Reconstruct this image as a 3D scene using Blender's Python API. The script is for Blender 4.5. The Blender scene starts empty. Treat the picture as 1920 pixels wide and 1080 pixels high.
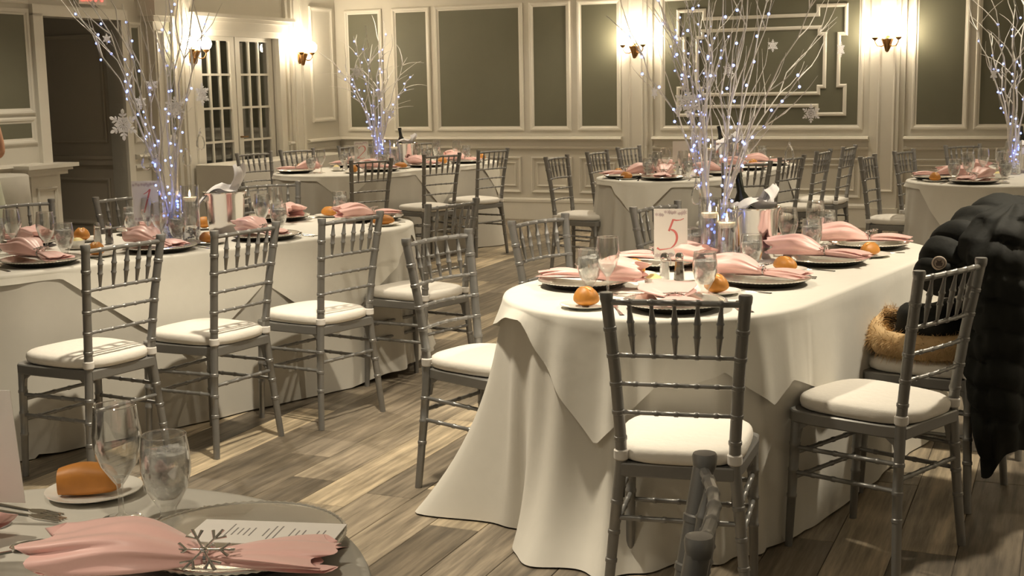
import bpy, bmesh, math, random
from mathutils import Vector, Matrix, noise
PI = math.pi; R = math.radians
S = bpy.context.scene; COL = S.collection

# ---------------------------------------------------------------- camera, world, exposure
cd = bpy.data.cameras.new('camera'); cam = bpy.data.objects.new('camera', cd); COL.objects.link(cam)
S.camera = cam
cd.sensor_width = 36.0; cd.lens = 36.0 * 2446 / 1920; cd.clip_start = 0.05; cd.clip_end = 60
_p, _r = 0.15485, -0.018064
_f = Vector((0, math.cos(_p), -math.sin(_p))); _x = Vector((1, 0, 0)); _u = _x.cross(_f)
_rx = _x * math.cos(_r) + _u * math.sin(_r); _uy = -_x * math.sin(_r) + _u * math.cos(_r)
m = Matrix((( _rx.x, _uy.x, -_f.x, 0), (_rx.y, _uy.y, -_f.y, 0), (_rx.z, _uy.z, -_f.z, 1.461), (0, 0, 0, 1)))
cam.matrix_world = m
w = bpy.data.worlds.new('world'); S.world = w; w.use_nodes = True
w.node_tree.nodes['Background'].inputs[0].default_value = (1.0, 0.90, 0.72, 1)
w.node_tree.nodes['Background'].inputs[1].default_value = 0.07
S.view_settings.view_transform = 'Standard'; S.view_settings.look = 'None'
S.view_settings.exposure = 0.74; S.view_settings.gamma = 1.0; S.view_settings.use_curve_mapping = False
WARM = (1.0, 0.88, 0.68)
CEIL = 2.95
# ceiling downlights, some added only as fill (near camera, right front): x, y, watts, cone degrees
DOWNLIGHTS_AND_FILL = [(-0.55, 4.42, 205, 84), (-2.2, 1.9, 84, 115), (-0.4, 0.9, 34, 120), (2.3, 4.8, 165, 125), (3.6, 3.4, 60, 125), (-1.9, 6.9, 115, 105), (0.5, 7.6, 75, 110),
              (-1.2, 11.6, 75, 110), (1.3, 10.6, 75, 110), (3.6, 9.2, 75, 110), (-3.0, 9.6, 55, 110), (2.6, 12.2, 24, 110), (0.3, 13.0, 24, 110)]

# ---------------------------------------------------------------- materials
def lin(c):
    return tuple(((v / 255) / 12.92 if v / 255 <= 0.04045 else ((v / 255 + 0.055) / 1.055) ** 2.4) for v in c)
MATS = {}
def mat(name, col, rough=0.5, metal=0.0, var=0.0, scale=30.0, bump=0.0, emit=None, estr=0.0, coat=0.0, sheen=0.0, spec=None, sub=0.0):
    M = bpy.data.materials.new(name); M.use_nodes = True; MATS[name] = M
    nt = M.node_tree; b = nt.nodes['Principled BSDF']
    b.inputs['Base Color'].default_value = (*col, 1); b.inputs['Roughness'].default_value = rough; b.inputs['Metallic'].default_value = metal
    if spec is not None: b.inputs['Specular IOR Level'].default_value = spec
    if coat: b.inputs['Coat Weight'].default_value = coat
    if sheen: b.inputs['Sheen Weight'].default_value = sheen
    if sub: b.inputs['Subsurface Weight'].default_value = sub; b.inputs['Subsurface Radius'].default_value = (0.02, 0.01, 0.005)
    if emit: b.inputs['Emission Color'].default_value = (*emit, 1); b.inputs['Emission Strength'].default_value = estr
    tc = nt.nodes.new('ShaderNodeTexCoord'); nz = nt.nodes.new('ShaderNodeTexNoise'); nz.inputs['Scale'].default_value = scale; nz.inputs['Detail'].default_value = 4
    nt.links.new(tc.outputs['Object'], nz.inputs['Vector'])
    if var:
        mx = nt.nodes.new('ShaderNodeMix'); mx.data_type = 'RGBA'
        mx.inputs['A'].default_value = (*[v * (1 - var) for v in col], 1); mx.inputs['B'].default_value = (*[min(1, v * (1 + var)) for v in col], 1)
        nt.links.new(nz.outputs['Fac'], mx.inputs['Factor']); nt.links.new(mx.outputs['Result'], b.inputs['Base Color'])
    if bump:
        bp = nt.nodes.new('ShaderNodeBump'); bp.inputs['Strength'].default_value = bump; bp.inputs['Distance'].default_value = 0.01
        nt.links.new(nz.outputs['Fac'], bp.inputs['Height']); nt.links.new(bp.outputs['Normal'], b.inputs['Normal'])
    return M
def glass(name, tint, lo=0.06, hi=0.75, rough=0.02, power=3.0):
    M = bpy.data.materials.new(name); M.use_nodes = True; MATS[name] = M
    nt = M.node_tree; nt.nodes.clear()
    o = nt.nodes.new('ShaderNodeOutputMaterial'); t = nt.nodes.new('ShaderNodeBsdfTransparent'); g = nt.nodes.new('ShaderNodeBsdfGlossy')
    t.inputs[0].default_value = (*tint, 1); g.inputs['Roughness'].default_value = rough; g.inputs[0].default_value = (0.95, 0.95, 0.95, 1)
    lw = nt.nodes.new('ShaderNodeLayerWeight'); lw.inputs[0].default_value = 0.5
    pw = nt.nodes.new('ShaderNodeMath'); pw.operation = 'POWER'; pw.inputs[1].default_value = power
    mr = nt.nodes.new('ShaderNodeMapRange'); mr.inputs['To Min'].default_value = lo; mr.inputs['To Max'].default_value = hi
    mx = nt.nodes.new('ShaderNodeMixShader')
    nt.links.new(lw.outputs['Facing'], pw.inputs[0]); nt.links.new(pw.outputs[0], mr.inputs['Value']); nt.links.new(mr.outputs[0], mx.inputs[0])
    nt.links.new(t.outputs[0], mx.inputs[1]); nt.links.new(g.outputs[0], mx.inputs[2]); nt.links.new(mx.outputs[0], o.inputs[0])
    return M
def milky(name, col, fac):
    M = bpy.data.materials.new(name); M.use_nodes = True; MATS[name] = M
    nt = M.node_tree; nt.nodes.clear()
    o = nt.nodes.new('ShaderNodeOutputMaterial'); t = nt.nodes.new('ShaderNodeBsdfTransparent'); d = nt.nodes.new('ShaderNodeBsdfPrincipled')
    d.inputs['Base Color'].default_value = (*col, 1); d.inputs['Roughness'].default_value = 0.08
    nz = nt.nodes.new('ShaderNodeTexNoise'); nz.inputs['Scale'].default_value = 55
    tc = nt.nodes.new('ShaderNodeTexCoord'); nt.links.new(tc.outputs['Object'], nz.inputs['Vector'])
    mr = nt.nodes.new('ShaderNodeMapRange'); mr.inputs['From Min'].default_value = 0.35; mr.inputs['From Max'].default_value = 0.65
    mr.inputs['To Min'].default_value = fac * 0.4; mr.inputs['To Max'].default_value = min(1, fac * 1.5)
    mx = nt.nodes.new('ShaderNodeMixShader')
    nt.links.new(nz.outputs['Fac'], mr.inputs['Value']); nt.links.new(mr.outputs[0], mx.inputs[0])
    nt.links.new(t.outputs[0], mx.inputs[1]); nt.links.new(d.outputs[0], mx.inputs[2]); nt.links.new(mx.outputs[0], o.inputs[0])
    return M

mat('wall_paint', (0.66, 0.63, 0.56), 0.55, var=0.04, scale=6)
mat('trim_paint', (0.74, 0.71, 0.64), 0.4, var=0.03, scale=9)
mat('green_field', (0.15, 0.148, 0.103), 0.6, var=0.06, scale=7)
mat('ceiling_paint', (0.78, 0.76, 0.70), 0.8)
mat('hall_paint_shaded', (0.50, 0.45, 0.37), 0.6, var=0.05, scale=5)  # white wall paint darkened to stand for the unlit hall
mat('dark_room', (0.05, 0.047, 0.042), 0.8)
mat('dark_backdrop', (0.11, 0.105, 0.095), 0.8, var=0.2, scale=4)
mat('chair_silver', (0.27, 0.265, 0.255), 0.40, 0.55, var=0.06, scale=60)
mat('cushion_fabric', (0.80, 0.76, 0.695), 0.85, var=0.03, scale=50, bump=0.15)
mat('tie_fabric', (0.72, 0.69, 0.65), 0.85, var=0.05)
mat('cloth_under', (0.58, 0.555, 0.50), 0.8, var=0.03, scale=20, bump=0.06, sheen=0.1)
mat('cloth_ivory', (0.74, 0.71, 0.64), 0.8, var=0.03, scale=20, bump=0.06, sheen=0.1)
mat('cloth_top', (0.79, 0.765, 0.695), 0.7, var=0.03, scale=24, bump=0.06, sheen=0.15)
mat('table_wood', (0.35, 0.26, 0.17), 0.5, var=0.2, scale=12)
mat('table_steel', (0.25, 0.25, 0.25), 0.4, 0.8)
mat('silver_plate', (0.86, 0.83, 0.76), 0.22, 0.78, var=0.05, scale=40)
mat('charger_black', (0.012, 0.011, 0.010), 0.25)  # plain black for the charger underside
mat('cutlery_steel', (0.72, 0.71, 0.69), 0.14, 1.0)
mat('napkin_pink', (0.92, 0.56, 0.52), 0.42, var=0.05, scale=30, bump=0.08, sheen=0.5)
mat('card_paper', (0.86, 0.82, 0.78), 0.7, var=0.02)
mat('ink_grey', (0.28, 0.26, 0.25), 0.8)
mat('ink_pink', (0.72, 0.20, 0.19), 0.7)
mat('ink_lilac', (0.60, 0.50, 0.52), 0.7)
mat('porcelain', (0.86, 0.84, 0.78), 0.15, coat=0.5)
mat('butter', (0.86, 0.72, 0.30), 0.5, var=0.1, scale=80, bump=0.4)
mat('bread_crust', (0.60, 0.25, 0.042), 0.5, var=0.45, scale=22, bump=0.15)
mat('bread_pale', (0.86, 0.62, 0.28), 0.7, var=0.2, scale=40)
mat('bread_brown', (0.50, 0.20, 0.035), 0.5, var=0.35, scale=22, bump=0.15)
glass('clear_glass', (0.95, 0.95, 0.94), 0.10, 1.0, 0.03, 1.8)
glass('window_glass', (0.75, 0.76, 0.74), 0.10, 0.8, 0.03)
glass('crystal', (0.96, 0.96, 0.96), 0.30, 0.95, 0.05, 1.2)
milky('iced_water', (0.84, 0.84, 0.83), 0.48)
milky('vase_water', (0.70, 0.76, 0.95), 0.16)
mat('ice_gems', (0.82, 0.82, 0.86), 0.12, var=0.25, scale=90, bump=0.8)
mat('salt', (0.85, 0.84, 0.82), 0.6); mat('pepper', (0.10, 0.075, 0.055), 0.7, var=0.5, scale=120)
mat('bucket_steel', (0.70, 0.68, 0.65), 0.16, 1.0)
mat('bottle_dark', (0.012, 0.014, 0.010), 0.12, coat=0.6)
mat('white_linen', (0.84, 0.82, 0.82), 0.75, var=0.03, bump=0.1, scale=40)
mat('branch_white', (0.80, 0.77, 0.72), 0.6, var=0.18, scale=70, bump=0.3)
def translucent(name, col, fac):
    M = mat(name, col, 0.4); nt = M.node_tree; b = nt.nodes['Principled BSDF']; o = [n for n in nt.nodes if n.type == 'OUTPUT_MATERIAL'][0]
    t = nt.nodes.new('ShaderNodeBsdfTranslucent'); t.inputs[0].default_value = (*col, 1); mx = nt.nodes.new('ShaderNodeMixShader'); mx.inputs[0].default_value = fac
    nt.links.new(b.outputs[0], mx.inputs[1]); nt.links.new(t.outputs[0], mx.inputs[2]); nt.links.new(mx.outputs[0], o.inputs[0])
translucent('flake_glitter', (0.92, 0.91, 0.91), 0.5)
mat('wire', (0.55, 0.55, 0.58), 0.4, 0.7)
mat('led_blue', (0.8, 0.85, 1.0), 0.3, emit=(0.22, 0.31, 1.0), estr=1.75)
mat('led_deep', (0.5, 0.6, 1.0), 0.3, emit=(0.13, 0.22, 1.0), estr=5.0)
mat('candle_wax', (0.90, 0.86, 0.76), 0.5, sub=0.2, emit=(1, 0.7, 0.4), estr=0.12)
mat('flame', (1, 0.8, 0.5), 0.5, emit=(1.0, 0.72, 0.38), estr=22)
mat('brass', (0.30, 0.17, 0.065), 0.35, 0.9, var=0.2, scale=60)
mat('lamp_globe', (1, 0.95, 0.85), 0.4, emit=(1.0, 0.84, 0.60), estr=72)
mat('lens_glow', (1, 0.95, 0.85), 0.4, emit=(1.0, 0.86, 0.66), estr=2)
mat('exit_red', (0.9, 0.03, 0.02), 0.4, emit=(1.0, 0.04, 0.03), estr=4)
mat('exit_case', (0.75, 0.73, 0.68), 0.5)
mat('puffer_black', (0.016, 0.017, 0.015), 0.75, var=0.25, scale=18, bump=0.35, spec=0.22)
mat('fur_tan', (0.62, 0.43, 0.22), 0.8, var=0.35, scale=14)
mat('fur_dark', (0.05, 0.035, 0.025), 0.85)
mat('badge_cream', (0.55, 0.45, 0.36), 0.6); mat('badge_dark', (0.12, 0.09, 0.08), 0.6)
mat('skin', (0.66, 0.36, 0.23), 0.5, sub=0.1)
mat('dress_pale', (0.62, 0.66, 0.55), 0.7, var=0.05)
mat('hair_brown', (0.07, 0.04, 0.02), 0.5)

# floor planks: colour differs from plank to plank, grain runs along local y
def plank_mat():
    M = bpy.data.materials.new('vinyl_plank'); M.use_nodes = True; MATS['vinyl_plank'] = M
    nt = M.node_tree; N = nt.nodes; L = nt.links; b = N['Principled BSDF']
    tc = N.new('ShaderNodeTexCoord'); oi = N.new('ShaderNodeObjectInfo'); mp = N.new('ShaderNodeMapping')
    ad = N.new('ShaderNodeVectorMath'); ad.operation = 'ADD'; ml = N.new('ShaderNodeMath'); ml.operation = 'MULTIPLY'; ml.inputs[1].default_value = 57
    L.new(oi.outputs['Random'], ml.inputs[0]); L.new(tc.outputs['Object'], ad.inputs[0]); L.new(ml.outputs[0], ad.inputs[1])
    mp.inputs['Scale'].default_value = (38, 2.4, 1); L.new(ad.outputs[0], mp.inputs['Vector'])
    n1 = N.new('ShaderNodeTexNoise'); n1.inputs['Scale'].default_value = 1.0; n1.inputs['Detail'].default_value = 7; n1.inputs['Roughness'].default_value = 0.65
    L.new(mp.outputs[0], n1.inputs['Vector'])
    mp2 = N.new('ShaderNodeMapping'); mp2.inputs['Scale'].default_value = (9, 2.2, 1); L.new(ad.outputs[0], mp2.inputs['Vector'])
    n2 = N.new('ShaderNodeTexNoise'); n2.inputs['Scale'].default_value = 1.0; n2.inputs['Detail'].default_value = 3; L.new(mp2.outputs[0], n2.inputs['Vector'])
    cr = N.new('ShaderNodeValToRGB'); e = cr.color_ramp.elements
    e[0].position = 0.0; e[0].color = (0.15, 0.122, 0.088, 1); e[1].position = 1.0; e[1].color = (0.58, 0.47, 0.32, 1)
    for pos, c in ((0.3, (0.20, 0.165, 0.122, 1)), (0.5, (0.26, 0.215, 0.16, 1)), (0.70, (0.34, 0.28, 0.20, 1)), (0.86, (0.44, 0.36, 0.25, 1))):
        k = e.new(pos); k.color = c
    L.new(oi.outputs['Random'], cr.inputs[0])
    def scale(fac, lo, hi, src):
        mr = N.new('ShaderNodeMapRange'); mr.inputs['From Min'].default_value = 0.3; mr.inputs['From Max'].default_value = 0.7
        mr.inputs['To Min'].default_value = lo; mr.inputs['To Max'].default_value = hi; L.new(fac, mr.inputs['Value'])
        mx = N.new('ShaderNodeVectorMath'); mx.operation = 'SCALE'; L.new(src, mx.inputs[0]); L.new(mr.outputs[0], mx.inputs['Scale']); return mx.outputs[0]
    c1 = scale(n1.outputs['Fac'], 0.42, 1.52, cr.outputs[0]); c2 = scale(n2.outputs['Fac'], 0.70, 1.22, c1)
    L.new(c2, b.inputs['Base Color']); b.inputs['Roughness'].default_value = 0.42
    bp = N.new('ShaderNodeBump'); bp.inputs['Strength'].default_value = 0.12; bp.inputs['Distance'].default_value = 0.004
    L.new(n1.outputs['Fac'], bp.inputs['Height']); L.new(bp.outputs[0], b.inputs['Normal'])
plank_mat()
mat('joint_dark', (0.06, 0.047, 0.035), 0.7)

# ---------------------------------------------------------------- mesh helpers
class MB:
    def __init__(s): s.v = []; s.f = []
    def add(s, vs, fs):
        o = len(s.v); s.v += [tuple(p) for p in vs]; s.f += [tuple(i + o for i in f) for f in fs]; return s
    def box(s, x0, x1, y0, y1, z0, z1):
        return s.add([(x0, y0, z0), (x1, y0, z0), (x1, y1, z0), (x0, y1, z0), (x0, y0, z1), (x1, y0, z1), (x1, y1, z1), (x0, y1, z1)],
                     [(0, 3, 2, 1), (4, 5, 6, 7), (0, 1, 5, 4), (1, 2, 6, 5), (2, 3, 7, 6), (3, 0, 4, 7)])
    def prism(s, poly, z0, z1, bev=0.0):
        n = len(poly)
        if bev:
            c = (sum(p[0] for p in poly) / n, sum(p[1] for p in poly) / n)
            def sh(p, d):
                v = Vector((p[0] - c[0], p[1] - c[1])); l = v.length or 1; return (p[0] - v.x / l * d, p[1] - v.y / l * d)
            rings = [([sh(p, bev) for p in poly], z0), (poly, z0 + bev), (poly, z1 - bev), ([sh(p, bev) for p in poly], z1)]
        else: rings = [(poly, z0), (poly, z1)]
        vs = [(p[0], p[1], z) for q, z in rings for p in q]; fs = [tuple(reversed(range(n)))]
        for k in range(len(rings) - 1):
            for i in range(n): j = (i + 1) % n; fs.append((k * n + i, k * n + j, k * n + n + j, k * n + n + i))
        fs.append(tuple((len(rings) - 1) * n + i for i in range(n)))
        return s.add(vs, fs)
    def tube(s, pts, rad, seg=8, cap=True):
        pts = [Vector(p) for p in pts]; n = len(pts)
        if not hasattr(rad, '__len__'): rad = [rad] * n
        t0 = (pts[1] - pts[0]).normalized(); a = Vector((0, 0, 1)) if abs(t0.z) < 0.9 else Vector((1, 0, 0))
        nx = t0.cross(a).normalized(); vs = []; fs = []
        for i in range(n):
            t = (pts[min(i + 1, n - 1)] - pts[max(i - 1, 0)]).normalized()
            nx = (nx - t * nx.dot(t)).normalized(); ny = t.cross(nx)
            for k in range(seg):
                an = 2 * PI * k / seg; vs.append(pts[i] + (nx * math.cos(an) + ny * math.sin(an)) * rad[i])
        for i in range(n - 1):
            for k in range(seg):
                j = (k + 1) % seg; fs.append((i * seg + k, i * seg + j, (i + 1) * seg + j, (i + 1) * seg + k))
        if cap: fs.append(tuple(reversed(range(seg)))); fs.append(tuple((n - 1) * seg + k for k in range(seg)))
        return s.add(vs, fs)
    def lathe(s, prof, seg=24, c=(0, 0, 0), close=True):
        vs = []; fs = []; n = len(prof)
        for r, z in prof:
            for k in range(seg):
                a = 2 * PI * k / seg; vs.append((c[0] + r * math.cos(a), c[1] + r * math.sin(a), c[2] + z))
        for i in range(n - 1):
            for k in range(seg):
                j = (k + 1) % seg; fs.append((i * seg + k, i * seg + j, (i + 1) * seg + j, (i + 1) * seg + k))
        if close:
            if prof[0][0] > 1e-5: fs.append(tuple(reversed(range(seg))))
            if prof[-1][0] > 1e-5: fs.append(tuple((n - 1) * seg + k for k in range(seg)))
        return s.add(vs, fs)
    def sphere(s, c, r, seg=12, rings=8):
        if not hasattr(r, '__len__'): r = (r, r, r)
        vs = [(c[0], c[1], c[2] - r[2])]; fs = []
        for i in range(1, rings):
            th = PI * i / rings
            for k in range(seg):
                a = 2 * PI * k / seg
                vs.append((c[0] + r[0] * math.sin(th) * math.cos(a), c[1] + r[1] * math.sin(th) * math.sin(a), c[2] - r[2] * math.cos(th)))
        vs.append((c[0], c[1], c[2] + r[2])); L = len(vs) - 1
        for k in range(seg):
            j = (k + 1) % seg; fs.append((0, 1 + j, 1 + k)); fs.append((L, L - seg + k, L - seg + j))
            for i in range(rings - 2): fs.append((1 + i * seg + k, 1 + i * seg + j, 1 + (i + 1) * seg + j, 1 + (i + 1) * seg + k))
        return s.add(vs, fs)
    def grid(s, rows, wrap=False):
        n = len(rows[0]); vs = [p for r in rows for p in r]; fs = []
        for i in range(len(rows) - 1):
            for k in range(n if wrap else n - 1):
                j = (k + 1) % n; fs.append((i * n + k, i * n + j, (i + 1) * n + j, (i + 1) * n + k))
        return s.add(vs, fs)
    def xf(s, M): s.v = [tuple(M @ Vector(p)) for p in s.v]; return s
    def mesh(s, name, m, smooth=True, angle=40):
        me = bpy.data.meshes.new(name); me.from_pydata(s.v, [], s.f); me.validate()
        bm = bmesh.new(); bm.from_mesh(me); bmesh.ops.remove_doubles(bm, verts=bm.verts, dist=1e-6)
        bmesh.ops.recalc_face_normals(bm, faces=bm.faces); bm.to_mesh(me); bm.free()
        me.materials.append(MATS[m])
        if smooth:
            me.shade_smooth(); me.set_sharp_from_angle(angle=R(angle))
        return me
def ob(name, me, parent=None, loc=(0, 0, 0), rot=(0, 0, 0), scale=None):
    o = bpy.data.objects.new(name, me); COL.objects.link(o); o.location = loc; o.rotation_euler = rot
    if scale is not None: o.scale = scale if hasattr(scale, '__len__') else (scale,) * 3
    if parent: o.parent = parent
    return o
def tag(o, label, cat, group=None, kind=None):
    if label: o['label'] = label
    if cat: o['category'] = cat
    if group: o['group'] = group
    if kind: o['kind'] = kind
    return o
def spawn(name, parts, loc, rotz, label, cat, group=None, scale=None, rot=None):
    """parts: list of (part name, mesh, [sub parts]); one part alone becomes the thing itself"""
    rt = rot if rot is not None else (0, 0, rotz)
    if len(parts) == 1 and not parts[0][2]: root = ob(name, parts[0][1], None, loc, rt, scale)
    else:
        root = ob(name, None, None, loc, rt, scale); root.empty_display_size = 0.05
        for pn, me, subs in parts:
            c = ob(pn, me, root)
            for sn, sm in subs: ob(sn, sm, c)
    return tag(root, label, cat, group)
def P(n, mb, m, smooth=True, angle=40, subs=()): return (n, mb.mesh(n, m, smooth, angle), list(subs))
rng = random.Random(7)

# ---------------------------------------------------------------- room shell
TH = R(-23.2); EW = Vector((math.cos(TH), math.sin(TH), 0)); NN = Vector((-math.sin(TH), math.cos(TH), 0))
A0 = Vector((-0.08, 14.35, 0)); C0 = A0 - EW * 2.05
def struct(name, me, parent=None, M=None):
    o = ob(name, me, parent)
    if M is not None: o.matrix_world = M
    if parent is None: o['kind'] = 'structure'
    return o
# back wall frame: local x = along wall to the right, local y = into the room, z up
MBK = Matrix(((EW.x, -NN.x, 0, A0.x), (EW.y, -NN.y, 0, A0.y), (0, 0, 1, 0), (0, 0, 0, 1)))
# left wall frame: local x = t along the wall away from the corner towards the camera, local y = into the room
MLF = Matrix(((-NN.x, EW.x, 0, C0.x), (-NN.y, EW.y, 0, C0.y), (0, 0, 1, 0), (0, 0, 0, 1)))
fl = struct('floor', MB().box(-7, 8, -1.2, 15.6, -0.10, -0.004).mesh('floor', 'joint_dark', False))
tag(fl, 'grey-brown wood plank floor', None)
struct('ceiling', MB().box(-7.5, 9, -1.2, 17, CEIL, CEIL + 0.1).mesh('ceiling', 'ceiling_paint', False))

wb = struct('wall_back', MB().box(-2.6, 7.2, -0.20, 0, 0, CEIL).mesh('wall_back', 'wall_paint', False), None, MBK)
def wpart(wall, name, mb, m, smooth=False): o = ob(name, mb.mesh(name, m, smooth), wall); return o
def frame(mb, x0, x1, z0, z1, wd=0.05, dp=0.022, y=0.0):
    """picture-frame moulding, stepped profile, outer edge x0..x1 z0..z1"""
    prof = [(0, 0), (0, dp * 0.7), (wd * 0.25, dp), (wd * 0.55, dp * 0.9), (wd * 0.7, dp * 0.55), (wd, dp * 0.35), (wd, 0)]
    rows = []
    for d, h in prof: rows.append([(x0 + d, y + h, z0 + d), (x1 - d, y + h, z0 + d), (x1 - d, y + h, z1 - d), (x0 + d, y + h, z1 - d)])
    return mb.grid(rows, True)
def green_panel(wall, x0, x1, z0, z1):
    wpart(wall, 'panel', MB().box(x0, x1, 0.0, 0.006, z0, z1), 'green_field')
    wpart(wall, 'panel_moulding', frame(MB(), x0 - 0.05, x1 + 0.05, z0 - 0.05, z1 + 0.05), 'trim_paint')
for x0, x1 in ((-1.872, -1.492), (-1.263, -0.892), (-0.73, 0.219), (0.39, 0.762), (0.936, 1.326), (1.85, 3.795), (4.35, 4.766), (4.919, 5.9)):
    green_panel(wb, x0, x1, 1.01, 2.27)
def strip(mb, pts, wd=0.035, dp=0.022):
    """mitred raised moulding strip following a path on the wall (x,z)"""
    n = len(pts); L = []; Rr = []
    for i in range(n):
        a = Vector(pts[(i - 1) % n]); b = Vector(pts[i]); c = Vector(pts[(i + 1) % n])
        d1 = (b - a).normalized(); d2 = (c - b).normalized(); n1 = Vector((-d1.y, d1.x)); n2 = Vector((-d2.y, d2.x))
        k = (n1 + n2); k = k / max(0.3, k.dot(n1)); L.append(b + k * wd / 2); Rr.append(b - k * wd / 2)
    rows = []
    for f, h in ((0, 0.004), (0.0, dp * 0.7), (0.3, dp), (0.7, dp), (1.0, dp * 0.7), (1.0, 0.004)):
        rows.append([(L[i].x * (1 - f) + Rr[i].x * f, h, L[i].y * (1 - f) + Rr[i].y * f) for i in range(n)])
    return mb.grid(rows, True)
GC = 2.83; ZC = 1.64
def sym(q): # quarter path (dx, dz) mirrored to a closed outline
    q1 = [(GC + x, ZC + z) for x, z in q]; q2 = [(GC + x, ZC - z) for x, z in reversed(q)]
    q3 = [(GC - x, ZC - z) for x, z in q]; q4 = [(GC - x, ZC + z) for x, z in reversed(q)]
    return q1 + q2 + q3 + q4
wpart(wb, 'key_moulding', strip(MB(), sym([(0.57, 0.44), (0.57, 0.525), (0.84, 0.525), (0.84, 0.25), (0.775, 0.25)])), 'trim_paint')
wpart(wb, 'key_moulding', strip(MB(), sym([(0.585, 0.32), (0.585, 0.255), (0.64, 0.255)])), 'trim_paint')
def pilaster(wall, x0, x1, y=0.07):
    wpart(wall, 'pilaster', MB().box(x0, x1, 0, y, 0, CEIL - 0.02), 'trim_paint')
    wpart(wall, 'pilaster_moulding', frame(MB(), x0 + 0.035, x1 - 0.035, 0.36, CEIL - 0.3, 0.025, 0.014, y), 'trim_paint')
    wpart(wall, 'pilaster_base', MB().box(x0 - 0.015, x1 + 0.015, 0, y + 0.02, 0, 0.20), 'trim_paint')
    wpart(wall, 'pilaster_edge', MB().box(x0 - 0.05, x0, 0, y * 0.45, 0, CEIL - 0.02), 'trim_paint')
    wpart(wall, 'pilaster_edge', MB().box(x1, x1 + 0.05, 0, y * 0.45, 0, CEIL - 0.02), 'trim_paint')
pilaster(wb, 1.44, 1.67); pilaster(wb, 3.96, 4.19)
def wainscot(wall, spans, frames):
    for x0, x1 in spans:
        prof = [(0, 0.90), (0.075, 0.895), (0.085, 0.875), (0.06, 0.86), (0.02, 0.85), (0.02, 0.80), (0.034, 0.795), (0.034, 0.775), (0.012, 0.76), (0, 0.76)]
        wpart(wall, 'chair_rail', MB().grid([[(x0, y, z), (x1, y, z)] for y, z in prof]).add([(x0, y, z) for y, z in prof], [tuple(range(len(prof)))]).add([(x1, y, z) for y, z in prof], [tuple(range(len(prof)))]), 'trim_paint')
        prof = [(0, 0.235), (0.012, 0.23), (0.024, 0.215), (0.024, 0.19), (0.016, 0.183), (0.016, 0), (0, 0)]
        wpart(wall, 'baseboard', MB().grid([[(x0, y, z), (x1, y, z)] for y, z in prof]), 'trim_paint')
    for x0, x1 in frames:
        wpart(wall, 'panel_moulding', frame(MB(), x0, x1, 0.29, 0.68, 0.03, 0.02), 'trim_paint')
        if x1 - x0 > 0.2: wpart(wall, 'panel_moulding', frame(MB(), x0 + 0.06, x1 - 0.06, 0.36, 0.62, 0.02, 0.014), 'trim_paint')
wainscot(wb, [(-2.05, 1.39), (1.72, 3.91), (4.24, 7.1)],
         [(-1.95, -1.43), (-1.32, -0.84), (-0.78, 0.225), (0.345, 0.82), (0.90, 1.36), (1.80, 2.75), (2.87, 3.84), (4.30, 4.84), (4.94, 5.9)])
wpart(wb, 'cornice', MB().box(-2.05, 7.1, 0, 0.10, CEIL - 0.14, CEIL - 0.01), 'trim_paint')

# left wall with a doorway (t 3.72..4.69) and a pair of glazed doors (t 1.22..2.70)
lwm = MB()
for t0, t1, z0, z1 in ((-0.2, 1.24, 0, CEIL), (1.24, 2.62, 2.0, CEIL), (2.62, 3.72, 0, CEIL), (3.72, 4.69, 2.08, CEIL), (4.69, 12.6, 0, CEIL)):
    lwm.box(t0, t1, -0.16, 0, z0, z1)
wl = struct('wall_left', lwm.mesh('wall_left', 'wall_paint', False), None, MLF)
wpart(wl, 'panel', MB().box(0.13, 0.51, 0, 0.006, 1.13, 2.30), 'trim_paint')
wpart(wl, 'panel_moulding', frame(MB(), 0.08, 0.56, 1.08, 2.35), 'trim_paint')
pilaster(wl, 0.80, 1.03); pilaster(wl, 2.72, 2.95)
green_panel(wl, 3.0, 3.17, 1.05, 2.5)
wpart(wl, 'pilaster', MB().box(3.21, 3.37, 0, 0.10, 0, 2.08), 'trim_paint')
wpart(wl, 'pilaster_moulding', frame(MB(), 3.235, 3.345, 0.3, 2.0, 0.02, 0.012, 0.10), 'trim_paint')
wpart(wl, 'pilaster_cap', MB().box(3.19, 3.42, 0, 0.15, 2.08, 2.13).box(3.17, 3.45, 0, 0.19, 2.13, 2.30), 'trim_paint')
wpart(wl, 'panel', MB().box(3.47, 3.56, 0, 0.006, 1.05, 2.02), 'green_field')
wpart(wl, 'panel_moulding', frame(MB(), 3.43, 3.60, 1.0, 2.07, 0.04, 0.022), 'trim_paint')
wpart(wl, 'door_casing', MB().box(3.64, 3.72, -0.16, 0.03, 0, 2.08).box(4.69, 4.80, -0.16, 0.04, 0, 2.10).box(3.64, 4.80, -0.02, 0.04, 2.08, 2.17), 'trim_paint')
green_panel(wl, 4.87, 6.2, 1.34, 2.08); green_panel(wl, 4.87, 6.2, 1.10, 1.22); green_panel(wl, 4.87, 6.2, 2.22, 2.8)
wainscot(wl, [(0.0, 0.75), (1.06, 1.14), (3.40, 3.63), (4.84, 8.0)], [(0.1, 0.55), (4.95, 5.9)])
wpart(wl, 'pedestal', MB().box(4.72, 5.05, 0, 0.13, 0, 0.80), 'trim_paint')
wpart(wl, 'pedestal_cap', MB().box(4.67, 5.12, 0, 0.17, 0.80, 0.835).box(4.64, 5.15, 0, 0.20, 0.835, 0.86).box(4.61, 5.18, 0, 0.24, 0.86, 0.89), 'trim_paint')
wpart(wl, 'pedestal_moulding', frame(MB(), 4.77, 5.0, 0.15, 0.70, 0.03, 0.02, 0.13), 'trim_paint')
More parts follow.
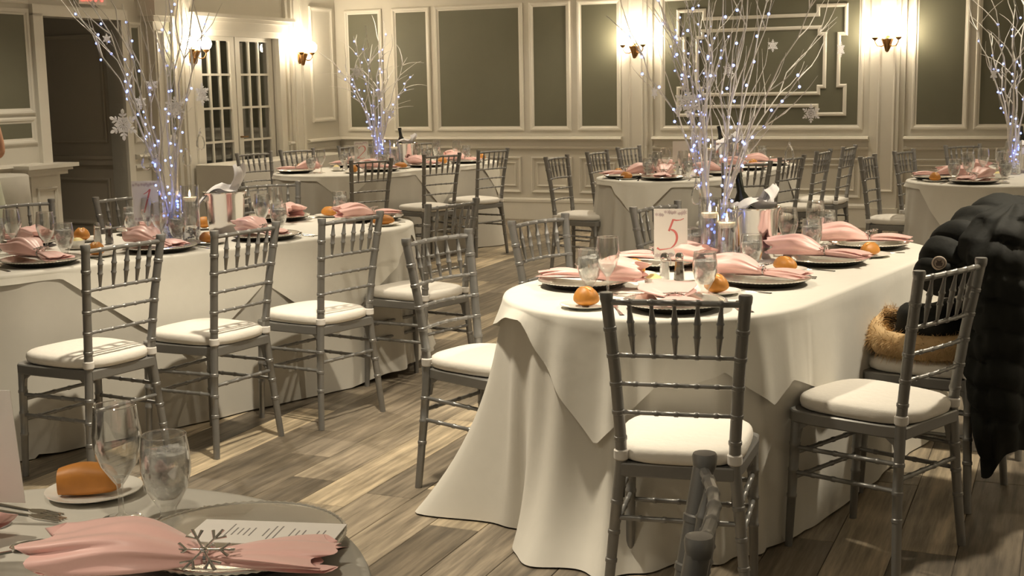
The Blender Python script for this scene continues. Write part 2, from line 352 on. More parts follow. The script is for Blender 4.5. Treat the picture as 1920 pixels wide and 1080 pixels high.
# hallway behind the doorway
hw = struct('wall_hall', MB().box(-0.0, 2.2, -0.1, 0, 0, CEIL).mesh('wall_hall', 'hall_paint_shaded', False), None,
            Matrix(((-EW.x, -NN.x, 0, (C0 - NN * 3.62 - EW * 0.16).x), (-EW.y, -NN.y, 0, (C0 - NN * 3.62 - EW * 0.16).y), (0, 0, 1, 0), (0, 0, 0, 1))))
wpart(hw, 'panel_moulding', frame(MB(), 0.12, 0.95, 1.0, 1.98, 0.04, 0.02), 'hall_paint_shaded')
wpart(hw, 'panel_moulding', frame(MB(), 0.12, 0.95, 0.25, 0.68, 0.04, 0.02), 'hall_paint_shaded')
wpart(hw, 'chair_rail', MB().box(0, 2.2, 0, 0.05, 0.855, 0.885).box(0, 2.2, 0, 0.035, 0.80, 0.855), 'hall_paint_shaded')
struct('wall_hall_side', MB().box(3.4, 6.5, -2.4, -2.3, 0, CEIL).mesh('wall_hall_side', 'hall_paint_shaded', False), None, MLF)
# glazed double doors
dn = struct('door_1', MB().box(1.24, 2.62, -0.165, -0.155, 0, 2.0).mesh('door_1', 'dark_room', False), None, MLF)  # dark sheet stands in for the unlit room beyond
cas = MB().box(1.15, 1.25, 0, 0.05, 0, 1.98).box(2.61, 2.71, 0, 0.05, 0, 1.98)
wpart(dn, 'casing', cas, 'trim_paint')
wpart(dn, 'cornice', MB().box(1.13, 2.73, 0, 0.06, 1.98, 2.04).box(1.11, 2.75, 0, 0.08, 2.04, 2.12).box(1.08, 2.78, 0, 0.11, 2.12, 2.155).box(1.05, 2.80, 0, 0.14, 2.155, 2.19), 'trim_paint')
ST, ZT, ZB = 0.075, 1.94, 0.28
for dx0 in (1.26, 1.94):
    leaf = MB(); x0, x1 = dx0, dx0 + 0.66; y0, y1 = -0.075, -0.035
    leaf.box(x0, x0 + ST, y0, y1, 0.02, 1.99).box(x1 - ST, x1, y0, y1, 0.02, 1.99).box(x0 + ST, x1 - ST, y0, y1, ZT, 1.99).box(x0 + ST, x1 - ST, y0, y1, 0.02, ZB)
    lf = wpart(dn, 'door_leaf', leaf, 'trim_paint')
    gw = (0.66 - 2 * ST) / 3; gh = (ZT - ZB) / 5
    for i in (1, 2): o = ob('muntin', MB().box(x0 + ST + i * gw - 0.011, x0 + ST + i * gw + 0.011, y0 + 0.006, y1 - 0.004, ZB, ZT).mesh('muntin', 'trim_paint', False), lf)
    for j in range(1, 5): o = ob('muntin', MB().box(x0 + ST, x1 - ST, y0 + 0.006, y1 - 0.006, ZB + j * gh - 0.011, ZB + j * gh + 0.011).mesh('muntin', 'trim_paint', False), lf)
    for i in range(3):
        for j in range(5):
            ob('pane', MB().box(x0 + ST + i * gw + 0.011, x0 + ST + (i + 1) * gw - 0.011, -0.058, -0.054, ZB + j * gh + 0.011, ZB + (j + 1) * gh - 0.011).mesh('pane', 'window_glass', False), lf)
    # folded dark sheet added to stand for the unlit room behind the panes
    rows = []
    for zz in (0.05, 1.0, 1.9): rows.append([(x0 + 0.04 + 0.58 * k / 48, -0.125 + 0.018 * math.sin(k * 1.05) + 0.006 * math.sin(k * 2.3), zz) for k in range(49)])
    ob('dark_backdrop', MB().grid(rows).mesh('dark_backdrop', 'dark_backdrop'), dn)
hd = MB().tube([(1.90, -0.035, 0.98), (1.90, 0.0, 0.98), (1.82, 0.0, 0.98)], 0.008, 8)
ob('door_handle', hd.mesh('door_handle', 'brass'), dn)
struct('wall_right', MB().box(6.9, 7.05, 0, 14, 0, CEIL).mesh('wall_right', 'wall_paint', False), None, MBK)

# floor planks: laid along the room, one object per plank; the far remainder joined
PW, PLN = 0.185, 1.22
def visible(p):
    d = Vector((p.x, p.y, -1.461)); z = d.dot(_f)
    if z < 0.5: return False
    return abs(2446 * d.dot(_rx) / z) < 1080 and -640 < -2446 * d.dot(_uy) / z < 660
cells = []
rp = random.Random(3)
for i in range(-48, 48):
    off = rp.random() * PLN
    for j in range(-14, 3):
        c = A0 + EW * (i * PW) + NN * (j * PLN + off)
        if (c - A0).dot(NN) > 0.6 or c.y < 0: continue
        t = (c - C0).dot(EW)
        if t < -0.6: continue
        if visible(c) or visible(c + NN * 0.6) or visible(c - NN * 0.6): cells.append(c)
cells.sort(key=lambda c: c.length)
pk = []
for nm in range(2):
    pm = MB(); g = 0.0012; a, b2 = PW / 2 - g, PLN / 2 - g; bv = 0.0015
    pm.add([(-a, -b2, -0.004), (a, -b2, -0.004), (a, b2, -0.004), (-a, b2, -0.004), (-a, -b2, -bv), (a, -b2, -bv), (a, b2, -bv), (-a, b2, -bv),
            (-a + bv, -b2 + bv, 0), (a - bv, -b2 + bv, 0), (a - bv, b2 - bv, 0), (-a + bv, b2 - bv, 0)],
           [(0, 1, 5, 4), (1, 2, 6, 5), (2, 3, 7, 6), (3, 0, 4, 7), (4, 5, 9, 8), (5, 6, 10, 9), (6, 7, 11, 10), (7, 4, 8, 11), (8, 9, 10, 11)])
    pk.append(pm.mesh('plank', 'vinyl_plank', False))
for c in cells[:300]: ob('plank', pk[0], fl, (c.x, c.y, 0), (0, 0, TH))
rest = MB(); Mz = Matrix.Rotation(TH, 4, 'Z')
for c in cells[300:]:
    q = MB(); g = 0.0012; q.box(-PW / 2 + g, PW / 2 - g, -PLN / 2 + g, PLN / 2 - g, -0.004, 0); q.xf(Matrix.Translation(c) @ Mz); rest.add(q.v, q.f)
if rest.v: o = ob('far_planks', rest.mesh('far_planks', 'vinyl_plank', False), fl); o['kind'] = 'stuff'
print('planks', len(cells))

# recessed downlights and added fill lamps, all out of view
ring = P('trim_ring', MB().lathe([(0.07, 0), (0.085, -0.006), (0.088, 0.0), (0.07, 0.0)], 24, close=False), 'trim_paint')
lens = P('lens', MB().lathe([(0.0, 0.002), (0.068, 0.002)], 24, close=False), 'lens_glow')
for i, (x, y, wt, cone) in enumerate(DOWNLIGHTS_AND_FILL):
    spawn('downlight_or_fill', [ring, lens], (x, y, CEIL - 0.003), 0, 'unseen round ceiling downlight above the tables, or added fill lamp', 'downlight', 'ceiling downlights')
    ld = bpy.data.lights.new('downlight', 'SPOT'); ld.energy = wt; ld.color = WARM; ld.spot_size = R(cone); ld.spot_blend = 0.6; ld.shadow_soft_size = 0.06
    lo = bpy.data.objects.new('downlight_or_fill_beam', ld); COL.objects.link(lo); lo.location = (x, y, CEIL - 0.03)

# ---------------------------------------------------------------- wall sconces and exit sign
def sconce(Mw, x, y, label):
    loc = Mw @ Vector((x, y, 1.70)); rz = math.atan2(-Mw[0][1], Mw[1][1])
    root = ob('wall_sconce', None, None, loc, (0, 0, rz)); tag(root, label, 'sconce', 'wall sconces')
    urn = MB().lathe([(0.0, 0.0), (0.012, 0.005), (0.014, 0.03), (0.024, 0.06), (0.045, 0.11), (0.055, 0.125), (0.05, 0.135), (0.0, 0.135)], 14, (0, 0.05, 0))
    for k in range(8):
        a = 2 * PI * k / 8; urn.tube([(0.012 * math.cos(a), 0.05 + 0.012 * math.sin(a), 0.01), (0.03 * math.cos(a), 0.05 + 0.03 * math.sin(a), 0.07), (0.056 * math.cos(a), 0.05 + 0.056 * math.sin(a), 0.13)], 0.005, 5)
    ob('urn', urn.mesh('urn', 'brass'), root)
    ob('backplate', MB().prism([(0.035 * math.cos(t), 0.07 * math.sin(t)) for t in [2 * PI * k / 20 for k in range(20)]], 0, 0.02, 0.004).xf(Matrix.Translation((0, 0, 0.09)) @ Matrix.Rotation(R(-90), 4, 'X')).mesh('backplate', 'brass'), root)
    for sx in (-1, 1):
        pts = [(sx * 0.02, 0.06, 0.07), (sx * 0.05, 0.075, 0.055), (sx * 0.085, 0.09, 0.06), (sx * 0.105, 0.10, 0.09), (sx * 0.108, 0.10, 0.125)]
        arm = ob('arm', MB().tube(pts, 0.006, 6).lathe([(0.006, 0.11), (0.02, 0.12), (0.034, 0.14), (0.030, 0.145), (0, 0.14)], 14, (sx * 0.108, 0.10, 0)).mesh('arm', 'brass'), root)
        ob('globe', MB().sphere((sx * 0.108, 0.10, 0.195), (0.055, 0.055, 0.06), 16, 10).mesh('globe', 'lamp_globe'), root)
sconce(MBK, 1.555, 0.07, 'two-globe brass wall sconce on the middle back-wall pilaster')
sconce(MBK, 4.075, 0.07, 'two-globe brass wall sconce on the right back-wall pilaster')
sconce(MLF, 0.90, 0.07, 'two-globe brass wall sconce right of the glazed doors')
sconce(MLF, 2.80, 0.07, 'two-globe brass wall sconce left of the glazed doors')
ex = ob('exit_sign', None, None, MLF @ Vector((4.13, 0.04, 2.215)), (0, 0, math.atan2(MLF[1][0], MLF[0][0])))
tag(ex, 'red lit exit sign above the left doorway', 'sign')
ob('case', MB().box(-0.17, 0.17, 0, 0.04, -0.02, 0.19).mesh('case', 'exit_case', False), ex)
def block_letters(root, x, ch):
    q = MB(); t = 0.018; h = 0.13; wd = 0.055
    if ch == 'E':
        q.box(x, x + t, 0.04, 0.046, 0.01, h).box(x + t, x + wd, 0.04, 0.046, 0.01, 0.01 + t).box(x + t, x + wd * 0.9, 0.04, 0.046, h / 2 - t / 2, h / 2 + t / 2).box(x + t, x + wd, 0.04, 0.046, h - t, h)
    if ch == 'X':
        q.prism([(x, 0.01), (x + t, 0.01), (x + wd, h), (x + wd - t, h)], 0.04, 0.046).prism([(x + wd - t, 0.01), (x + wd, 0.01), (x + t, h), (x, h)], 0.04, 0.0465)
        q.v = [(a, c, b) if c in (0.04, 0.046, 0.0465) else (a, b, c) for a, b, c in q.v]
    if ch == 'I': q.box(x + wd / 2 - t / 2, x + wd / 2 + t / 2, 0.04, 0.046, 0.01, h)
    if ch == 'T': q.box(x + wd / 2 - t / 2, x + wd / 2 + t / 2, 0.04, 0.046, 0.01, h - t).box(x, x + wd, 0.04, 0.046, h - t, h)
    q.v = [(-a, b, c) for a, b, c in q.v]
    return ob('letter', q.mesh('letter', 'exit_red', False), root)
for k, ch in enumerate('EXIT'): block_letters(ex, -0.145 + 0.078 * k, ch)

# ---------------------------------------------------------------- silver bamboo-style chairs
def bead_path(pts, nodes, r, rb):
    """points and radii of a turned rod with small rings at the given fractions"""
    pts = [Vector(p) for p in pts]; ln = [0]
    for i in range(1, len(pts)): ln.append(ln[-1] + (pts[i] - pts[i - 1]).length)
    T = ln[-1]
    def at(d):
        for i in range(1, len(pts)):
            if d <= ln[i] + 1e-9: return pts[i - 1].lerp(pts[i], (d - ln[i - 1]) / (ln[i] - ln[i - 1]))
        return pts[-1]
    st = set([0, T] + ln)
    out = [(d, r(d / T) if callable(r) else r) for d in st]
    for n in nodes:
        d = n * T; rr = r(n) if callable(r) else r
        out = [q for q in out if abs(q[0] - d) > 0.009]
        out += [(d - 0.007, rr), (d - 0.0045, rr + rb), (d + 0.0045, rr + rb), (d + 0.007, rr)]
    out = sorted(q for q in out if -1e-6 <= q[0] <= T + 1e-6)
    return [at(q[0]) for q in out], [q[1] for q in out]
def chair_parts():
    parts = []; CS = 'chair_silver'
    for sx in (-1, 1):
        # rear leg and back post in one bent rod
        pts = [(sx * 0.195, 0.188, 0), (sx * 0.172, 0.172, 0.25), (sx * 0.152, 0.165, 0.45), (sx * 0.153, 0.170, 0.52), (sx * 0.163, 0.192, 0.70), (sx * 0.180, 0.225, 0.905)]
        def zf(z): return z / 0.91
        a, b = bead_path(pts, [zf(z) for z in (0.17, 0.25, 0.335, 0.515, 0.59, 0.67, 0.75, 0.825)], lambda u: 0.0135 + 0.0025 * min(1, u * 2.2), 0.0022)
        q = MB().tube(a, b, 12)
        c = Vector(pts[-1]); q.lathe([(0.0155, -0.012), (0.0175, -0.004), (0.0185, 0.009), (0.017, 0.014), (0.0, 0.0155)], 12, (c.x, c.y, c.z))
        parts.append(P('back_post', q, CS))
    for sx in (-1, 1):
        a, b = bead_path([(sx * 0.185, -0.198, 0), (sx * 0.178, -0.180, 0.42)], [0.4, 0.6, 0.8], lambda u: 0.012 + 0.005 * u, 0.002)
        parts.append(P('front_leg', MB().tube(a, b, 12), CS))
    def post(z):
        if z < 0.70: f = (z - 0.52) / 0.18; return 0.153 + 0.010 * f, 0.170 + 0.022 * f
        f = (z - 0.70) / 0.205; return 0.163 + 0.017 * f, 0.192 + 0.033 * f
    def bow(z, k=11, d=0.018):
        x, y = post(z); return [(x * (2 * i / (k - 1) - 1), y + d * math.sin(PI * i / (k - 1)), z + (0.004 * math.sin(PI * i / (k - 1)))) for i in range(k)]
    for z, r in ((0.893, 0.0085), (0.747, 0.0065), (0.667, 0.0062), (0.587, 0.0062)):
        a, b = bead_path(bow(z), [k / 6 for k in range(1, 6)], r, 0.0018)
        parts.append(P('back_rail', MB().tube(a, b, 8), CS))
    for k in range(1, 6):
        u = k / 6; xt, yt = post(0.893); xb, yb = post(0.747); s = math.sin(PI * u) * 0.018
        p0 = Vector((xb * (2 * u - 1), yb + s, 0.751)); p1 = Vector((xt * (2 * u - 1), yt + s, 0.890))
        fr = [0, 0.12, 0.36, 0.385, 0.40, 0.425, 0.62, 0.645, 0.66, 0.685, 0.9, 1.0]; rd = [0.0042, 0.0055, 0.0085, 0.0105, 0.0105, 0.0085, 0.0088, 0.0108, 0.0108, 0.0088, 0.0055, 0.0050]
        parts.append(P('spindle', MB().tube([p0.lerp(p1, f) for f in fr], rd, 8), CS))
    def leg_f(sx, z): f = z / 0.42; return Vector((sx * (0.185 - 0.007 * f), -0.198 + 0.018 * f, z))
    def leg_b(sx, z): f = z / 0.25 if z < 0.25 else 1 + (z - 0.25) / 0.2; return Vector((sx * (0.195 - 0.023 * min(f, 1) - 0.020 * max(0, f - 1)), 0.188 - 0.016 * min(f, 1), z))
    def rod(p0, p1, n=4, r=0.0075):
        a, b = bead_path([p0, p1], [(k + 1) / (n + 1) for k in range(n)], r, 0.0018); return MB().tube(a, b, 8)
    for sx in (-1, 1):
        for z in (0.255, 0.335): parts.append(P('stretcher', rod(leg_f(sx, z - 0.01), leg_b(sx, z)), CS))
    for z in (0.225, 0.305): parts.append(P('stretcher', rod(leg_f(-1, z), leg_f(1, z)), CS))
    parts.append(P('stretcher', rod(leg_b(-1, 0.29), leg_b(1, 0.29)), CS))
    outline = [(-0.150, 0.182), (-0.172, 0.10), (-0.198, -0.12), (-0.196, -0.185), (-0.175, -0.208), (-0.06, -0.216), (0.06, -0.216), (0.175, -0.208), (0.196, -0.185), (0.198, -0.12), (0.172, 0.10), (0.150, 0.182)]
    sf = MB().prism(outline, 0.408, 0.446, 0.004)
    for sx in (-1, 1):
        for y0, yd in ((0.165, -1), (-0.182, 1)):
            xx = sx * (0.150 if y0 > 0 else 0.178)
            sf.add([(xx - 0.006, y0, 0.41), (xx - 0.006, y0 + yd * 0.055, 0.41), (xx - 0.006, y0 + yd * 0.022, 0.388), (xx - 0.006, y0 + yd * 0.012, 0.345),
                    (xx + 0.006, y0, 0.41), (xx + 0.006, y0 + yd * 0.055, 0.41), (xx + 0.006, y0 + yd * 0.022, 0.388), (xx + 0.006, y0 + yd * 0.012, 0.345), (xx - 0.006, y0, 0.345), (xx + 0.006, y0, 0.345)],
                   [(0, 1, 2, 3, 8), (4, 9, 7, 6, 5), (1, 5, 6, 2), (2, 6, 7, 3), (3, 7, 9, 8)])
    parts.append(P('seat_frame', sf, CS, True, 30))
    # cushion: rounded trapezoid with a domed top
    def rr(n=48):
        o = []
        for i in range(n):
            a = 2 * PI * i / n; ca, sa = math.cos(a), math.sin(a); k = 3.6
            rad = (abs(ca) ** k + abs(sa) ** k) ** (-1 / k); x, y = ca * rad, sa * rad
            o.append((x * (0.193 - 0.022 * (y + 1) / 2), y * 0.205 - 0.012))
        return o
    o = rr(); rows = []
    for sc, z in ((0.0, 0.447), (0.93, 0.447), (0.985, 0.453), (1.0, 0.465), (0.995, 0.476), (0.975, 0.484), (0.93, 0.490), (0.75, 0.496), (0.4, 0.499), (0.0, 0.500)):
        rows.append([(x * sc, -0.012 + (y + 0.012) * sc, z) for x, y in o])
    ties = []
    for sx in (-1, 1):
        q = MB().lathe([(0.0165, 0.452), (0.0205, 0.456), (0.0205, 0.478), (0.0165, 0.482)], 12, (sx * 0.152, 0.166, 0), False)
        q.tube([(sx * 0.152, 0.155, 0.462), (sx * 0.140, 0.14, 0.462)], 0.007, 6)
        ties.append(('tie', q.mesh('tie', 'tie_fabric')))
    parts.append(P('cushion', MB().grid(rows, True), 'cushion_fabric', True, 60, ties))
    return parts
CH = chair_parts()
def chair(mid, face_deg, where, group):
    a = R(face_deg); f = Vector((math.cos(a), math.sin(a), 0))
    loc = Vector((mid[0], mid[1], 0)) + f * 0.225
    # local -y is the facing direction
    return spawn('banquet_chair', CH, loc, a + PI / 2, 'silver chair with white cushion ' + where, 'chair', group)
G1, G2, G5, G6, G7 = 'chairs around table one', 'chairs around table two', 'chairs around table five', 'chairs around the back middle table', 'chairs around the right back table'
for mid, fd, wh, g in [
    ((-1.433, 4.804), 148, 'at the near side of table one, leftmost', G1), ((-1.062, 5.208), 149, 'at the near side of table one, middle', G1),
    ((-0.686, 5.607), 143, 'at the near side of table one, rightmost', G1), ((-0.275, 6.187), 143, 'at the right end of table one', G1),
    ((-2.50, 6.62), -43, 'at the far side of table one, leftmost', G1), ((-2.03, 6.92), -47, 'at the far side of table one behind its number card', G1),
    ((-1.42, 7.66), -65, 'at the far side of table one behind its ice bucket', G1),
    ((-0.27, 4.816), -37, 'at the left side of table five, nearest', G5), ((0.117, 5.359), -39, 'at the left side of table five, second back', G5),
    ((0.655, 5.86), -40, 'at the left side of table five behind its number card', G5),
    ((0.421, 3.327), 76, 'at the near end of table five, back to us', G5), ((1.286, 3.778), 133, 'at the right side of table five, nearest', G5),
    ((1.675, 4.37), 142, 'with a black coat hung over its back', G5), ((2.08, 4.97), 142, 'behind the one with the black coat', G5),
    ((-1.051, 9.955), 128, 'at the near side of table two, leftmost', G2), ((-0.547, 10.595), 130, 'at the near side of table two, second', G2),
    ((-0.14, 11.192), 137, 'at the right end of table two', G2), ((-2.224, 11.397), -42, 'at the left end of table two, before the glazed doors', G2),
    ((-1.923, 11.853), -45, 'at the far side of table two, leftmost', G2), ((-1.47, 12.46), -50, 'at the far side of table two behind its number card', G2),
    ((-0.86, 12.95), -60, 'at the far side of table two behind its ice bucket', G2),
    ((0.357, 9.969), -29, 'at the left side of the back middle table, nearest', G6), ((0.706, 10.574), -30, 'at the left side of the back middle table, second', G6),
    ((1.02, 11.232), -36, 'at the left side of the back middle table, farthest', G6), ((1.60, 8.80), 112, 'at the near end of the back middle table', G6),
    ((2.023, 9.373), 140, 'at the right side of the back middle table, nearest', G6), ((2.418, 10.076), 150, 'at the right side of the back middle table, second', G6),
    ((2.764, 10.652), 150, 'at the right side of the back middle table, farthest', G6),
    ((2.536, 9.272), -31, 'at the left side of the right back table, nearest', G7), ((2.976, 9.875), -39, 'at the left side of the right back table, second', G7),
    ((3.647, 10.537), -65, 'at the far side of the right back table', G7)]:
    chair(mid, fd, wh, g)
chair((0.25, 1.685), 170.5, 'edge-on at the foreground table, only its back showing', 'chairs around the foreground table')

# ---------------------------------------------------------------- draped tables
TOP = 0.752
class Track:
    """outline of an oblong table with round ends"""
    def __init__(s, c0, c1, r):
        s.c0 = Vector((*c0, 0)); s.c1 = Vector((*c1, 0)); s.r = r; s.u = (s.c1 - s.c0).normalized(); s.n = Vector((s.u.y, -s.u.x, 0)); s.L = (s.c1 - s.c0).length
        s.T = 2 * s.L + 2 * PI * r
    def at(s, d):
        d %= s.T
        if d < s.L: return s.c0 + s.n * s.r + s.u * d, s.n.copy()                       # right side, going away
        d -= s.L
        if d < PI * s.r: a = d / s.r; nn = s.n * math.cos(a) + s.u * math.sin(a); return s.c1 + nn * s.r, nn
        d -= PI * s.r
        if d < s.L: return s.c1 - s.n * s.r - s.u * d, -s.n
        d -= s.L; a = d / s.r; nn = -s.n * math.cos(a) - s.u * math.sin(a); return s.c0 + nn * s.r, nn
    def near(s, p):
        p = Vector((*p, 0)); return min((i * s.T / 400 for i in range(400)), key=lambda d: (s.at(d)[0] - p).length)
    def axis(s, p):
        p = Vector((p[0], p[1], 0)); k = max(0, min(s.L, (p - s.c0).dot(s.u))); return s.c0 + s.u * k
def drape(tr, lobes, seed, top, under, n=420, tips=(), lift=0.0, ripple=0.004):
    rr = random.Random(seed); ph = [rr.random() * 6.28 for _ in range(6)]
    def cyc(d, c): x = abs((d - c) % tr.T); return min(x, tr.T - x)
    # ridges of the hanging folds: close together round the ends, sparse along the straight sides
    ridges = []; d_ = rr.random() * 0.1
    while d_ < tr.T:
        st = d_ % tr.T < tr.L or tr.L + PI * tr.r < d_ % tr.T < 2 * tr.L + PI * tr.r
        if st: ridges.append((d_, rr.uniform(0.05, 0.10), rr.uniform(0.006, 0.022))); d_ += rr.uniform(0.20, 0.42)
        else: ridges.append((d_, rr.uniform(0.026, 0.055), rr.uniform(0.020, 0.055))); d_ += rr.uniform(0.10, 0.19)
    def off(d, w):
        o = 0.007 + w * 0.012
        for c, wd, am in ridges:
            x = cyc(d, c)
            if x < 0.3: o += am * math.exp(-(x / (wd * (0.8 + 0.5 * w))) ** 2) * (0.10 * min(1, w * 8) + 0.90 * w)
        for c, wd, fl, pw in lobes: o += fl * math.exp(-(cyc(d, c) / (wd * (0.55 + 0.45 * w))) ** 2) * (0.22 * w + 0.78 * w ** pw)
        return max(o, 0.006)
    ds = [tr.T * i / n for i in range(n)]; base = [tr.at(d) for d in ds]
    H = TOP + 0.002
    rows = []
    for f in (0.0, 0.6, 0.985): rows.append([tr.axis(p).lerp(p, f) + Vector((0, 0, H)) for p, q in base])
    rows.append([p + q * 0.004 + Vector((0, 0, H - 0.003)) for p, q in base])
    rows.append([p + q * 0.007 + Vector((0, 0, H - 0.012)) for p, q in base])
    K = 16
    for k in range(1, K + 1):
        w_ = k / K
        row = []
        for i, (p, q) in enumerate(base):
            lf = lift * max(0, math.sin(ds[i] * 2.1 + ph[3])) if lift else 0
            z = (H - 0.012) * (1 - w_) + (0.006 + lf) * w_
            row.append(p + q * off(ds[i], w_) + Vector((0, 0, z)))
        rows.append(row)
    me = MB().grid(rows, True).mesh('cloth', under, True, 75)
    # topper
    z0 = H + 0.003; rows = []
    for f in (0.0, 0.6, 0.985): rows.append([tr.axis(p).lerp(p, f) + Vector((0, 0, z0)) for p, q in base])
    rows.append([p + q * 0.008 + Vector((0, 0, z0 - 0.003)) for p, q in base])
    rows.append([p + q * 0.0125 + Vector((0, 0, z0 - 0.012)) for p, q in base])
    def drop(d):
        v = 0.028
        for c, half, dep in tips: v = max(v, dep * (1 - cyc(d, c) / half))
        return v
    for k in range(1, 11):
        f = k / 10; row = []
        for i, (p, q) in enumerate(base):
            dr = drop(ds[i]); z = z0 - 0.012 - dr * f; w_ = (H - z) / H
            row.append(p + q * (off(ds[i], w_) + 0.003 + f * (0.004 * (1 + math.sin(ds[i] * 23 + ph[4])) + ripple * (1 + math.sin(ds[i] * 12.5 + ph[5])))) + Vector((0, 0, z)))
        rows.append(row)
    me2 = MB().grid(rows, True).mesh('topper', top, True, 75)
    return me, me2
TABLES = {}
def table(key, c0, c1, r, lobes, seed, tips, name, lift=0.0, ripple=0.004, topm='cloth_top'):
    tr = Track(c0, c1, r); TABLES[key] = tr
    lobes = [(tr.near(p), wd, fl, pw) for p, wd, fl, pw in lobes]; tips = [(tr.near(p), h, d) for p, h, d in tips]
    mid = (tr.c0 + tr.c1) / 2
    root = ob('banquet_table', None, None, mid); tag(root, 'oblong folding banquet table hidden under the cloths of ' + name, 'table', 'banquet tables')
    ring = [tr.at(tr.T * i / 64)[0] - mid for i in range(64)]
    q = MB().prism([tuple((tr.axis(p + mid).lerp(p + mid, 0.985) - mid).xy) for p in ring], TOP - 0.03, TOP - 0.002)
    ob('tabletop', q.mesh('tabletop', 'table_wood', False), root)
    for c in (tr.c0, tr.c1):
        for sx in (-1, 1):
            b = c - mid + tr.n * (sx * 0.3) * 0.9
            ob('leg', MB().tube([b + Vector((0, 0, 0)), b + Vector((0, 0, TOP - 0.03))], 0.016, 8).mesh('leg', 'table_steel'), root)
        b = c - mid
        ob('crossbar', MB().tube([b - tr.n * 0.27 + Vector((0, 0, 0.2)), b + tr.n * 0.27 + Vector((0, 0, 0.2))], 0.012, 8).mesh('crossbar', 'table_steel'), root)
    m1, m2 = drape(tr, lobes, seed, topm, 'cloth_ivory' if key == '5' else 'cloth_under', tips=tips, lift=lift, ripple=ripple)
    tag(ob('tablecloth', m1), 'floor-length ivory tablecloth on ' + name, 'tablecloth', 'floor-length tablecloths')
    tag(ob('table_overlay', m2), 'white square overlay cloth laid over ' + name, 'overlay cloth', 'white overlay cloths')
    return tr
u1 = Vector((0.7071, 0.7071)); n1 = Vector((0.7071, -0.7071))
def T1p(s, o): v = u1 * s + n1 * o; return (v.x, v.y)
N1, N2, N5, N6, N7, NF = 'table one', 'table two', 'table five', 'the back middle table', 'the right back table', 'the foreground table'
table('1', T1p(2.25, -5.52), T1p(4.05, -5.52), 0.52, [(T1p(4.6, -5.2), 0.16, 0.08, 2.5), (T1p(1.75, -5.2), 0.2, 0.10, 2.5)], 11,
      [(T1p(2.98, -5.0), 0.62, 0.45), (T1p(3.78, -5.0), 0.62, 0.45), (T1p(4.5, -5.3), 0.34, 0.2), (T1p(2.9, -6.04), 0.4, 0.3)], N1, 0.07)
table('5', (0.50, 4.37), (1.224, 5.446), 0.52, [((-0.03, 4.36), 0.10, 0.27, 2.6), ((0.035, 4.13), 0.045, -0.045, 1.4), ((0.16, 3.98), 0.12, 0.13, 4.5), ((0.32, 3.87), 0.12, 0.12, 5.0), ((0.88, 4.0), 0.13, -0.06, 1.0), ((1.75, 5.4), 0.16, 0.10, 3.0)], 5,
      [((0.27, 3.91), 0.33, 0.375), ((0.77, 3.93), 0.36, 0.27), ((0.5, 3.85), 0.6, 0.20), ((1.34, 4.70), 1.45, 0.52), ((0.4, 5.1), 0.4, 0.3), ((-0.02, 4.42), 0.34, 0.11)], N5, 0.0, 0.014)
table('2', (-1.47, 11.08), (-0.64, 12.22), 0.52, [((-2.0, 11.0), 0.2, 0.05, 2.5), ((-0.2, 12.0), 0.15, 0.10, 2.5)], 21, [((-0.62, 11.35), 0.34, 0.33), ((-0.15, 12.1), 0.3, 0.3), ((-1.35, 10.57), 0.25, 0.2)], N2)
table('6', (1.18, 9.81), (1.89, 11.09), 0.52, [((0.72, 9.7), 0.18, 0.07, 2.5), ((1.6, 9.5), 0.18, 0.06, 2.5)], 31, [((0.93, 9.36), 0.26, 0.27), ((1.75, 9.85), 0.32, 0.3), ((2.3, 10.9), 0.3, 0.3)], N6)
table('7', (3.27, 8.92), (3.96, 9.90), 0.53, [((2.78, 8.8), 0.2, 0.05, 2.5)], 41, [((2.95, 8.5), 0.34, 0.40), ((3.4, 8.42), 0.3, 0.36)], N7)
table('f', (-0.75, 1.75), (-1.50, 0.70), 0.53, [], 51, [((-0.5, 2.25), 0.3, 0.2), ((-1.1, 2.1), 0.3, 0.2)], NF, topm='cloth_under')
# narrow serving table against the left wall, plain grey cloth to the floor
sv = MB(); rows = []
sq = []
for (x0, y0), (x1, y1) in (((2.85, 0.10), (2.85, 0.58)), ((2.85, 0.58), (0.65, 0.58)), ((0.65, 0.58), (0.65, 0.10)), ((0.65, 0.10), (2.85, 0.10))):
    for k in range(24): sq.append((x0 + (x1 - x0) * k / 24, y0 + (y1 - y0) * k / 24))
cx, cy = 1.75, 0.34
for sc, z, wv in ((0, 0.757, 0), (0.99, 0.757, 0), (1.0, 0.75, 0), (1.004, 0.6, 0.004), (1.01, 0.3, 0.008), (1.015, 0.01, 0.012)):
    rows.append([(cx + (x - cx) * sc, cy + (y - cy) * sc + wv * math.sin(i * 0.9), z) for i, (x, y) in enumerate(sq)])
o = ob('serving_table_cloth', sv.grid(rows, True).mesh('serving_table_cloth', 'cloth_under', True, 50)); o.matrix_world = MLF
tag(o, 'plain grey cloth over a narrow serving table before the glazed doors', 'tablecloth')
svt = ob('serving_table', None); svt.matrix_world = MLF; tag(svt, 'narrow serving table hidden under a plain grey cloth', 'table')
ob('tabletop', MB().box(0.67, 2.83, 0.12, 0.56, 0.72, 0.745).mesh('tabletop', 'table_wood', False), svt)
for x in (0.75, 2.75):
    for y in (0.18, 0.50): ob('leg', MB().tube([(x, y, 0), (x, y, 0.72)], 0.016, 8).mesh('leg', 'table_steel'), svt)

